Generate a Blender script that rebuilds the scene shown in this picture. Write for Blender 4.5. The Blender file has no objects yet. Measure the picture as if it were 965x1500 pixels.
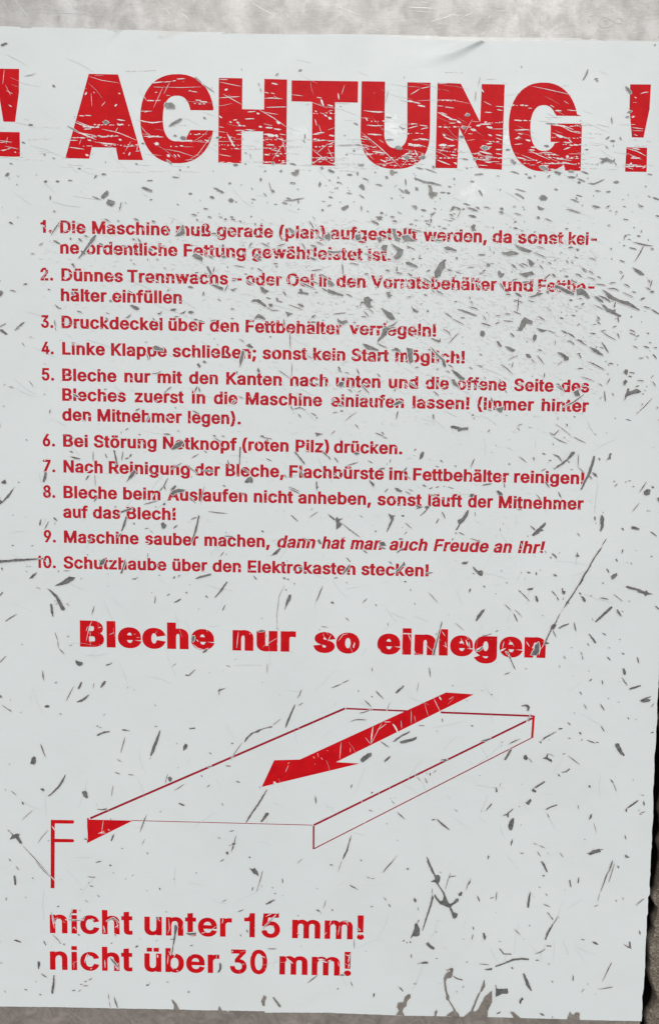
import bpy, math, random
import numpy as np
from mathutils import Vector
from mathutils.geometry import delaunay_2d_cdt

R = math.radians
sc = bpy.context.scene
COL = sc.collection
random.seed(7)

# ------------------------------------------------------------------ camera
MM = 0.0003                 # metres per unit of measurement at the middle of the sign
FPX = 1177.0
TILT = R(5.4)
DIST = FPX * MM
cam_d = bpy.data.cameras.new("camera"); cam = bpy.data.objects.new("camera", cam_d)
COL.objects.link(cam); sc.camera = cam
cam_d.sensor_fit = 'VERTICAL'; cam_d.sensor_height = 24.0; cam_d.lens = 24.0 * FPX / 1500.0
cam_d.clip_start = 0.01; cam_d.clip_end = 100
cam.location = (0, math.sin(TILT) * DIST, math.cos(TILT) * DIST)
cam.rotation_euler = (-TILT, 0, 0)

# ------------------------------------------------------------------ world and sun
SUN_EL, SUN_AZ = R(60), R(8)          # azimuth measured from +Y towards +X
w = bpy.data.worlds.new("World"); sc.world = w; w.use_nodes = True
nt = w.node_tree; bg = nt.nodes['Background']
sky = nt.nodes.new('ShaderNodeTexSky'); sky.sky_type = 'NISHITA'; sky.sun_disc = False
sky.sun_elevation = SUN_EL; sky.sun_rotation = SUN_AZ
sky.air_density = 1.0; sky.dust_density = 3.0; sky.ozone_density = 1.0
hs = nt.nodes.new('ShaderNodeHueSaturation'); hs.inputs['Saturation'].default_value = 0.22
nt.links.new(sky.outputs[0], hs.inputs['Color']); nt.links.new(hs.outputs[0], bg.inputs[0])
bg.inputs[1].default_value = 0.10
sd = bpy.data.lights.new("sun", 'SUN'); sd.energy = 0.7; sd.angle = R(35); sd.color = (1.0, 0.96, 0.9)
sun = bpy.data.objects.new("sun", sd); COL.objects.link(sun)
sdir = Vector((math.sin(SUN_AZ) * math.cos(SUN_EL), math.cos(SUN_AZ) * math.cos(SUN_EL), math.sin(SUN_EL)))
sun.rotation_euler = sdir.to_track_quat('Z', 'Y').to_euler()
sc.view_settings.view_transform = 'Standard'; sc.view_settings.look = 'None'
sc.view_settings.exposure = 0.46; sc.view_settings.gamma = 1.0

# ------------------------------------------------------------------ the plane of the sign
CT, ST = math.cos(TILT), math.sin(TILT)
def P(px, py, z=0.0):
    """measured point on the sign sheet -> metres in the plane of the sheet"""
    x = (px - 482.5) / FPX; y = -(py - 750) / FPX
    d = (x, y * CT - ST, -y * ST - CT)
    t = (cam.location.z) / (-d[2])
    return (d[0] * t, cam.location.y + d[1] * t, z)

Z_METAL, Z_FILM = 0.0, 0.00030
Z_INK, Z_RUB, Z_CHIP = Z_FILM + 0.00003, Z_FILM + 0.00007, Z_FILM + 0.00024

# ------------------------------------------------------------------ materials
class Mat:
    def __init__(s, name):
        s.m = bpy.data.materials.new(name); s.m.use_nodes = True
        s.t = s.m.node_tree; s.b = s.t.nodes['Principled BSDF']
        s.tc = s.t.nodes.new('ShaderNodeTexCoord')
    def n(s, kind, **kw):
        x = s.t.nodes.new('ShaderNode' + kind)
        for k, v in kw.items():
            if k in x.inputs: x.inputs[k].default_value = v
            else: setattr(x, k, v)
        return x
    def l(s, a, b): s.t.links.new(a, b)
    def obj(s, scale=(1, 1, 1), rot=(0, 0, 0), loc=(0, 0, 0)):
        m = s.n('Mapping'); m.inputs['Scale'].default_value = scale; m.inputs['Rotation'].default_value = rot
        m.inputs['Location'].default_value = loc
        g = s.n('NewGeometry'); s.l(g.outputs['Position'], m.inputs['Vector']); return m.outputs[0]
    def noise(s, vec, scale, detail=4, rough=0.55, dist=0.0):
        x = s.n('TexNoise'); x.inputs['Scale'].default_value = scale; x.inputs['Detail'].default_value = detail
        x.inputs['Roughness'].default_value = rough; x.inputs['Distortion'].default_value = dist
        s.l(vec, x.inputs['Vector']); return x.outputs['Fac']
    def ramp(s, fac, stops):
        x = s.n('ValToRGB'); cr = x.color_ramp
        while len(cr.elements) < len(stops): cr.elements.new(0.5)
        for e, (p, c) in zip(cr.elements, stops):
            e.position = p; e.color = tuple(c) + (1,) if len(c) == 3 else c
        s.l(fac, x.inputs[0]); return x.outputs['Color']
    def mix(s, fac, a, b, mode='MIX'):
        x = s.n('MixRGB'); x.blend_type = mode
        for i, v in ((0, fac), (1, a), (2, b)):
            if hasattr(v, 'links'): s.l(v, x.inputs[i])
            else: x.inputs[i].default_value = v if i == 0 else tuple(v) + (1,)
        return x.outputs[0]
    def math(s, op, a, b=0.0):
        x = s.n('Math'); x.operation = op
        for i, v in ((0, a), (1, b)):
            if hasattr(v, 'links'): s.l(v, x.inputs[i])
            else: x.inputs[i].default_value = v
        return x.outputs[0]
    def bump(s, h, strength, dist):
        x = s.n('Bump'); x.inputs['Strength'].default_value = strength; x.inputs['Distance'].default_value = dist
        s.l(h, x.inputs['Height']); s.l(x.outputs[0], s.b.inputs['Normal'])
G = lambda v: (v, v, v)

def print_mat(name, c1, c2, rough=0.42, fade=None):
    m = Mat(name); v = m.obj()
    n1 = m.noise(v, 130, 7, 0.7); n2 = m.noise(v, 2600, 3, 0.6)
    c = m.mix(m.ramp(n1, [(0.35, G(0)), (0.7, G(1))]), c1, c2)
    c = m.mix(m.ramp(n2, [(0.35, G(0.0)), (0.75, G(0.22))]), c, tuple(x * 0.6 for x in c1))
    if fade: c = m.mix(m.ramp(m.noise(v, 1500, 4, 0.7), [(0.62, G(0)), (0.72, G(0.5))]), c, fade)
    m.l(c, m.b.inputs['Base Color'])
    m.b.inputs['Roughness'].default_value = rough
    m.b.inputs['Specular IOR Level'].default_value = 0.07
    m.bump(m.noise(v, 5200, 2, 0.5), 0.25, 0.00002)
    return m.m

def film_mat():
    m = Mat('white_film'); v = m.obj()
    n1 = m.noise(v, 14, 4, 0.5); n2 = m.noise(v, 1800, 3, 0.6); n3 = m.noise(m.obj((1, 7, 1), (0, 0, R(12))), 60, 6, 0.65)
    c = m.mix(m.ramp(n1, [(0.3, G(0)), (0.7, G(1))]), (0.64, 0.68, 0.667), (0.68, 0.715, 0.702))
    c = m.mix(m.ramp(n2, [(0.3, G(0.0)), (0.8, G(0.10))]), c, (0.48, 0.50, 0.49))
    c = m.mix(m.ramp(n3, [(0.58, G(0.0)), (0.8, G(0.12))]), c, (0.45, 0.46, 0.45))
    c = m.mix(m.ramp(m.noise(m.obj((1, 1.6, 1), (0, 0, R(20))), 24, 6, 0.62, 0.8), [(0.5, G(0.0)), (0.75, G(0.35))]), c, (0.60, 0.62, 0.59))
    # fine hairline scuffs of the print surface
    n4 = m.noise(m.obj((1, 60, 1), (0, 0, R(-14))), 30, 3, 0.6, 0.4)
    c = m.mix(m.ramp(n4, [(0.66, G(0.0)), (0.74, G(0.16))]), c, (0.44, 0.45, 0.45))
    n5 = m.noise(m.obj((45, 1, 1), (0, 0, R(-28))), 26, 3, 0.6, 0.3)
    c = m.mix(m.ramp(n5, [(0.69, G(0.0)), (0.76, G(0.14))]), c, (0.44, 0.45, 0.45))
    m.l(c, m.b.inputs['Base Color'])
    r = m.ramp(m.noise(v, 40, 4, 0.6), [(0.3, G(0.42)), (0.7, G(0.58))])
    m.l(r, m.b.inputs['Roughness']); m.b.inputs['Specular IOR Level'].default_value = 0.4
    # glints put in by hand as spots of heavier, noise-broken coat
    gl = None; g = m.n('NewGeometry')
    for gx_, gy_, gr in ((222, 160, 34), (572, 185, 30), (690, 285, 30), (744, 200, 22), (440, 195, 16)):
        d = m.n('VectorMath'); d.operation = 'DISTANCE'; m.l(g.outputs['Position'], d.inputs[0]); d.inputs[1].default_value = P(gx_, gy_)
        k = m.math('SUBTRACT', 1.0, m.math('DIVIDE', d.outputs['Value'], gr * MM)); gl = k if gl is None else m.math('MAXIMUM', gl, k)
    gl = m.math('ADD', m.math('MAXIMUM', gl, 0.0), m.math('ADD', m.math('MULTIPLY', m.math('SUBTRACT', m.noise(v, 2600, 2, 0.6), 0.5), 2.4), m.math('MULTIPLY', m.math('SUBTRACT', m.noise(v, 300, 3, 0.6), 0.5), 2.0)))
    gl = m.ramp(gl, [(0.62, G(0.12)), (0.95, G(0.9))])
    m.l(gl, m.b.inputs['Coat Weight']); m.b.inputs['Coat Roughness'].default_value = 0.12
    h = m.math('ADD', m.noise(v, 4200, 2, 0.5), m.math('MULTIPLY', m.noise(v, 160, 3, 0.5), 5.0))
    m.bump(h, 0.35, 0.00003)
    g = m.b.inputs['Normal'].links[0].from_socket; m.l(g, m.b.inputs['Coat Normal'])
    return m.m

def steel_mat():
    m = Mat('stained_steel'); v = m.obj()
    big = m.noise(v, 16, 5, 0.6, 0.6); mid = m.noise(v, 95, 8, 0.7, 0.4); fine = m.noise(v, 1100, 5, 0.75)
    brush = m.noise(m.obj((1, 28, 1), (0, 0, R(-4))), 130, 4, 0.6)
    c = m.ramp(big, [(0.3, (0.33, 0.325, 0.312)), (0.5, (0.40, 0.395, 0.383)), (0.72, (0.47, 0.468, 0.458))])
    c = m.mix(m.ramp(mid, [(0.40, G(0.6)), (0.62, G(0.0))]), c, (0.26, 0.25, 0.237))
    c = m.mix(m.ramp(fine, [(0.5, G(0.0)), (0.72, G(0.45))]), c, (0.20, 0.19, 0.18))
    c = m.mix(m.ramp(brush, [(0.45, G(0.0)), (0.7, G(0.3))]), c, (0.54, 0.54, 0.53))
    # wiped streaks that dried paler and darker
    wipe = m.noise(m.obj((3.2, 1, 1), (0, 0, R(28))), 22, 4, 0.55, 0.5)
    c = m.mix(m.ramp(wipe, [(0.36, G(0.35)), (0.55, G(0.0))]), c, (0.27, 0.262, 0.25))
    c = m.mix(m.ramp(wipe, [(0.55, G(0.0)), (0.75, G(0.35))]), c, (0.56, 0.56, 0.55))
    # dark reflection at the plate's lower end, painted into the colour as brown
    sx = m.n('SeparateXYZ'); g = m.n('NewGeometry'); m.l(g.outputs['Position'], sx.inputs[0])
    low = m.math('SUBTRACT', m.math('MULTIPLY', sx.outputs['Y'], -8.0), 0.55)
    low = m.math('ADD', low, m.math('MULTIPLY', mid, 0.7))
    dark_refl = m.mix(m.ramp(m.noise(v, 120, 6, 0.7, 1.0), [(0.35, G(0)), (0.68, G(1))]), (0.15, 0.127, 0.105), (0.30, 0.262, 0.225))
    dark_refl = m.mix(m.ramp(fine, [(0.56, G(0.0)), (0.7, G(0.8))]), dark_refl, (0.04, 0.03, 0.025))
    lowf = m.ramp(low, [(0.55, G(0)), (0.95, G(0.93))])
    c = m.mix(lowf, c, dark_refl)
    m.l(c, m.b.inputs['Base Color'])
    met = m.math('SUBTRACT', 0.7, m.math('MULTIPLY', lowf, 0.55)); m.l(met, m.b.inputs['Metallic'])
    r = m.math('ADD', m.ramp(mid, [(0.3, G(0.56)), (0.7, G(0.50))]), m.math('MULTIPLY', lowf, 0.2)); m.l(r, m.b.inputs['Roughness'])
    h = m.math('ADD', m.math('MULTIPLY', big, 5.0), m.math('ADD', m.math('MULTIPLY', mid, 0.8), m.math('MULTIPLY', fine, 0.5)))
    m.bump(h, 0.5, 0.00008)
    return m.m

def simple(name, c1, c2, rough=0.5, metal=0.0, scale=400):
    m = Mat(name); v = m.obj()
    m.l(m.mix(m.ramp(m.noise(v, scale, 5, 0.65), [(0.35, G(0)), (0.65, G(1))]), c1, c2), m.b.inputs['Base Color'])
    m.b.inputs['Roughness'].default_value = rough; m.b.inputs['Metallic'].default_value = metal
    return m.m

def stone_mat():
    m = Mat('rough_stone'); v = m.obj((1, 1, 1))
    fib = m.noise(m.obj((1, 3.2, 1), (0, 0, R(35))), 700, 5, 0.7, 1.2); fine = m.noise(v, 2500, 4, 0.7); big = m.noise(v, 110, 4, 0.6)
    c = m.ramp(fib, [(0.33, (0.045, 0.032, 0.020)), (0.46, (0.32, 0.26, 0.195)), (0.57, (0.85, 0.76, 0.62))])
    c = m.mix(m.ramp(big, [(0.4, G(0.6)), (0.62, G(0))]), c, (0.26, 0.215, 0.165))
    c = m.mix(m.ramp(fine, [(0.4, G(0.6)), (0.62, G(0))]), c, (0.16, 0.13, 0.10))
    # shade down in the joint, painted darker with depth
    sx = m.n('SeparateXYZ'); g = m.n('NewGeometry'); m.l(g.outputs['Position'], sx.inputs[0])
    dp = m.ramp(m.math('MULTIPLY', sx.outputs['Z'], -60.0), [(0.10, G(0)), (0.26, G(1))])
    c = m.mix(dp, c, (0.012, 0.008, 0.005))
    m.l(c, m.b.inputs['Base Color']); m.b.inputs['Roughness'].default_value = 0.95
    m.b.inputs['Specular IOR Level'].default_value = 0.1
    m.bump(m.math('ADD', fib, fine), 1.0, 0.0014)
    return m.m

M_FILM = film_mat()
M_CLEAR = simple('yellowed_adhesive', (0.42, 0.425, 0.41), (0.50, 0.505, 0.49), 0.35, 0.15, 120)
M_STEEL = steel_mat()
M_RED = print_mat('red_print', (0.50, 0.004, 0.009), (0.62, 0.009, 0.012), 0.4)
M_RED2 = print_mat('worn_red_print', (0.42, 0.012, 0.022), (0.53, 0.018, 0.028), 0.45, (0.55, 0.30, 0.30))
M_RED3 = print_mat('line_red_print', (0.30, 0.012, 0.028), (0.36, 0.018, 0.035), 0.45)
M_CHIP = simple('bare_grey_backing', (0.095, 0.10, 0.095), (0.20, 0.205, 0.195), 0.42, 0.3, 500)
M_RUB = simple('rubbed_white', (0.64, 0.61, 0.60), (0.78, 0.76, 0.75), 0.5, 0, 900)
M_HAIR = simple('faint_scuff', (0.40, 0.41, 0.41), (0.52, 0.53, 0.53), 0.5, 0, 600)
M_SCR = simple('bright_scratch', (0.50, 0.50, 0.49), (0.60, 0.60, 0.59), 0.45, 0.4, 900)
M_STAIN = simple('water_stain_edge', (0.27, 0.26, 0.25), (0.36, 0.35, 0.34), 0.5, 0.6, 900)
M_STONE = stone_mat()

# ------------------------------------------------------------------ object helpers
def link(name, me, mat, parent=None, **props):
    o = bpy.data.objects.new(name, me); COL.objects.link(o)
    if mat: me.materials.append(mat)
    if parent: o.parent = parent
    for k, v in props.items(): o[k] = v
    return o
def empty(name, loc=(0, 0, 0), parent=None, **props):
    o = bpy.data.objects.new(name, None); COL.objects.link(o); o.location = loc
    o.empty_display_size = 0.02
    if parent: o.parent = parent
    for k, v in props.items(): o[k] = v
    return o

def winding(px, py, polys):
    wn = 0
    for q in polys:
        n = len(q)
        for i in range(n):
            x0, y0 = q[i]; x1, y1 = q[(i + 1) % n]
            if y0 <= py:
                if y1 > py and (x1 - x0) * (py - y0) - (px - x0) * (y1 - y0) > 0: wn += 1
            elif y1 <= py and (x1 - x0) * (py - y0) - (px - x0) * (y1 - y0) < 0: wn -= 1
    return wn
def fill(polys):
    """triangulate a set of outlines by the non-zero rule"""
    vs, es = [], []
    for q in polys:
        b = len(vs); n = len(q)
        vs += [Vector(p) for p in q]; es += [(b + i, b + (i + 1) % n) for i in range(n)]
    v2, _, fs, *_ = delaunay_2d_cdt(vs, es, [], 0, 1e-5)
    out = []
    for f in fs:
        cx = sum(v2[i].x for i in f) / len(f); cy = sum(v2[i].y for i in f) / len(f)
        if winding(cx, cy, polys): out.append(tuple(f))
    return [tuple(v) for v in v2], out

class Sheet:
    """collects flat figures given in measured coordinates and lays them at one height"""
    def __init__(s): s.v, s.f = [], []
    def add(s, pts, faces, z):
        b = len(s.v); s.v += [P(x, y, z) for x, y in pts]
        s.f += [tuple(b + i for i in f)[::-1] for f in faces]
    def poly(s, pts, z):
        v, f = fill([pts]); s.add(v, f, z)
    def mesh(s, name):
        me = bpy.data.meshes.new(name); me.from_pydata(s.v, [], s.f); me.update()
        return me
def up_normals(me):
    import bmesh
    bm = bmesh.new(); bm.from_mesh(me)
    for f in bm.faces:
        if f.normal.z < 0: f.normal_flip()
    bm.to_mesh(me); bm.free()

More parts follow.
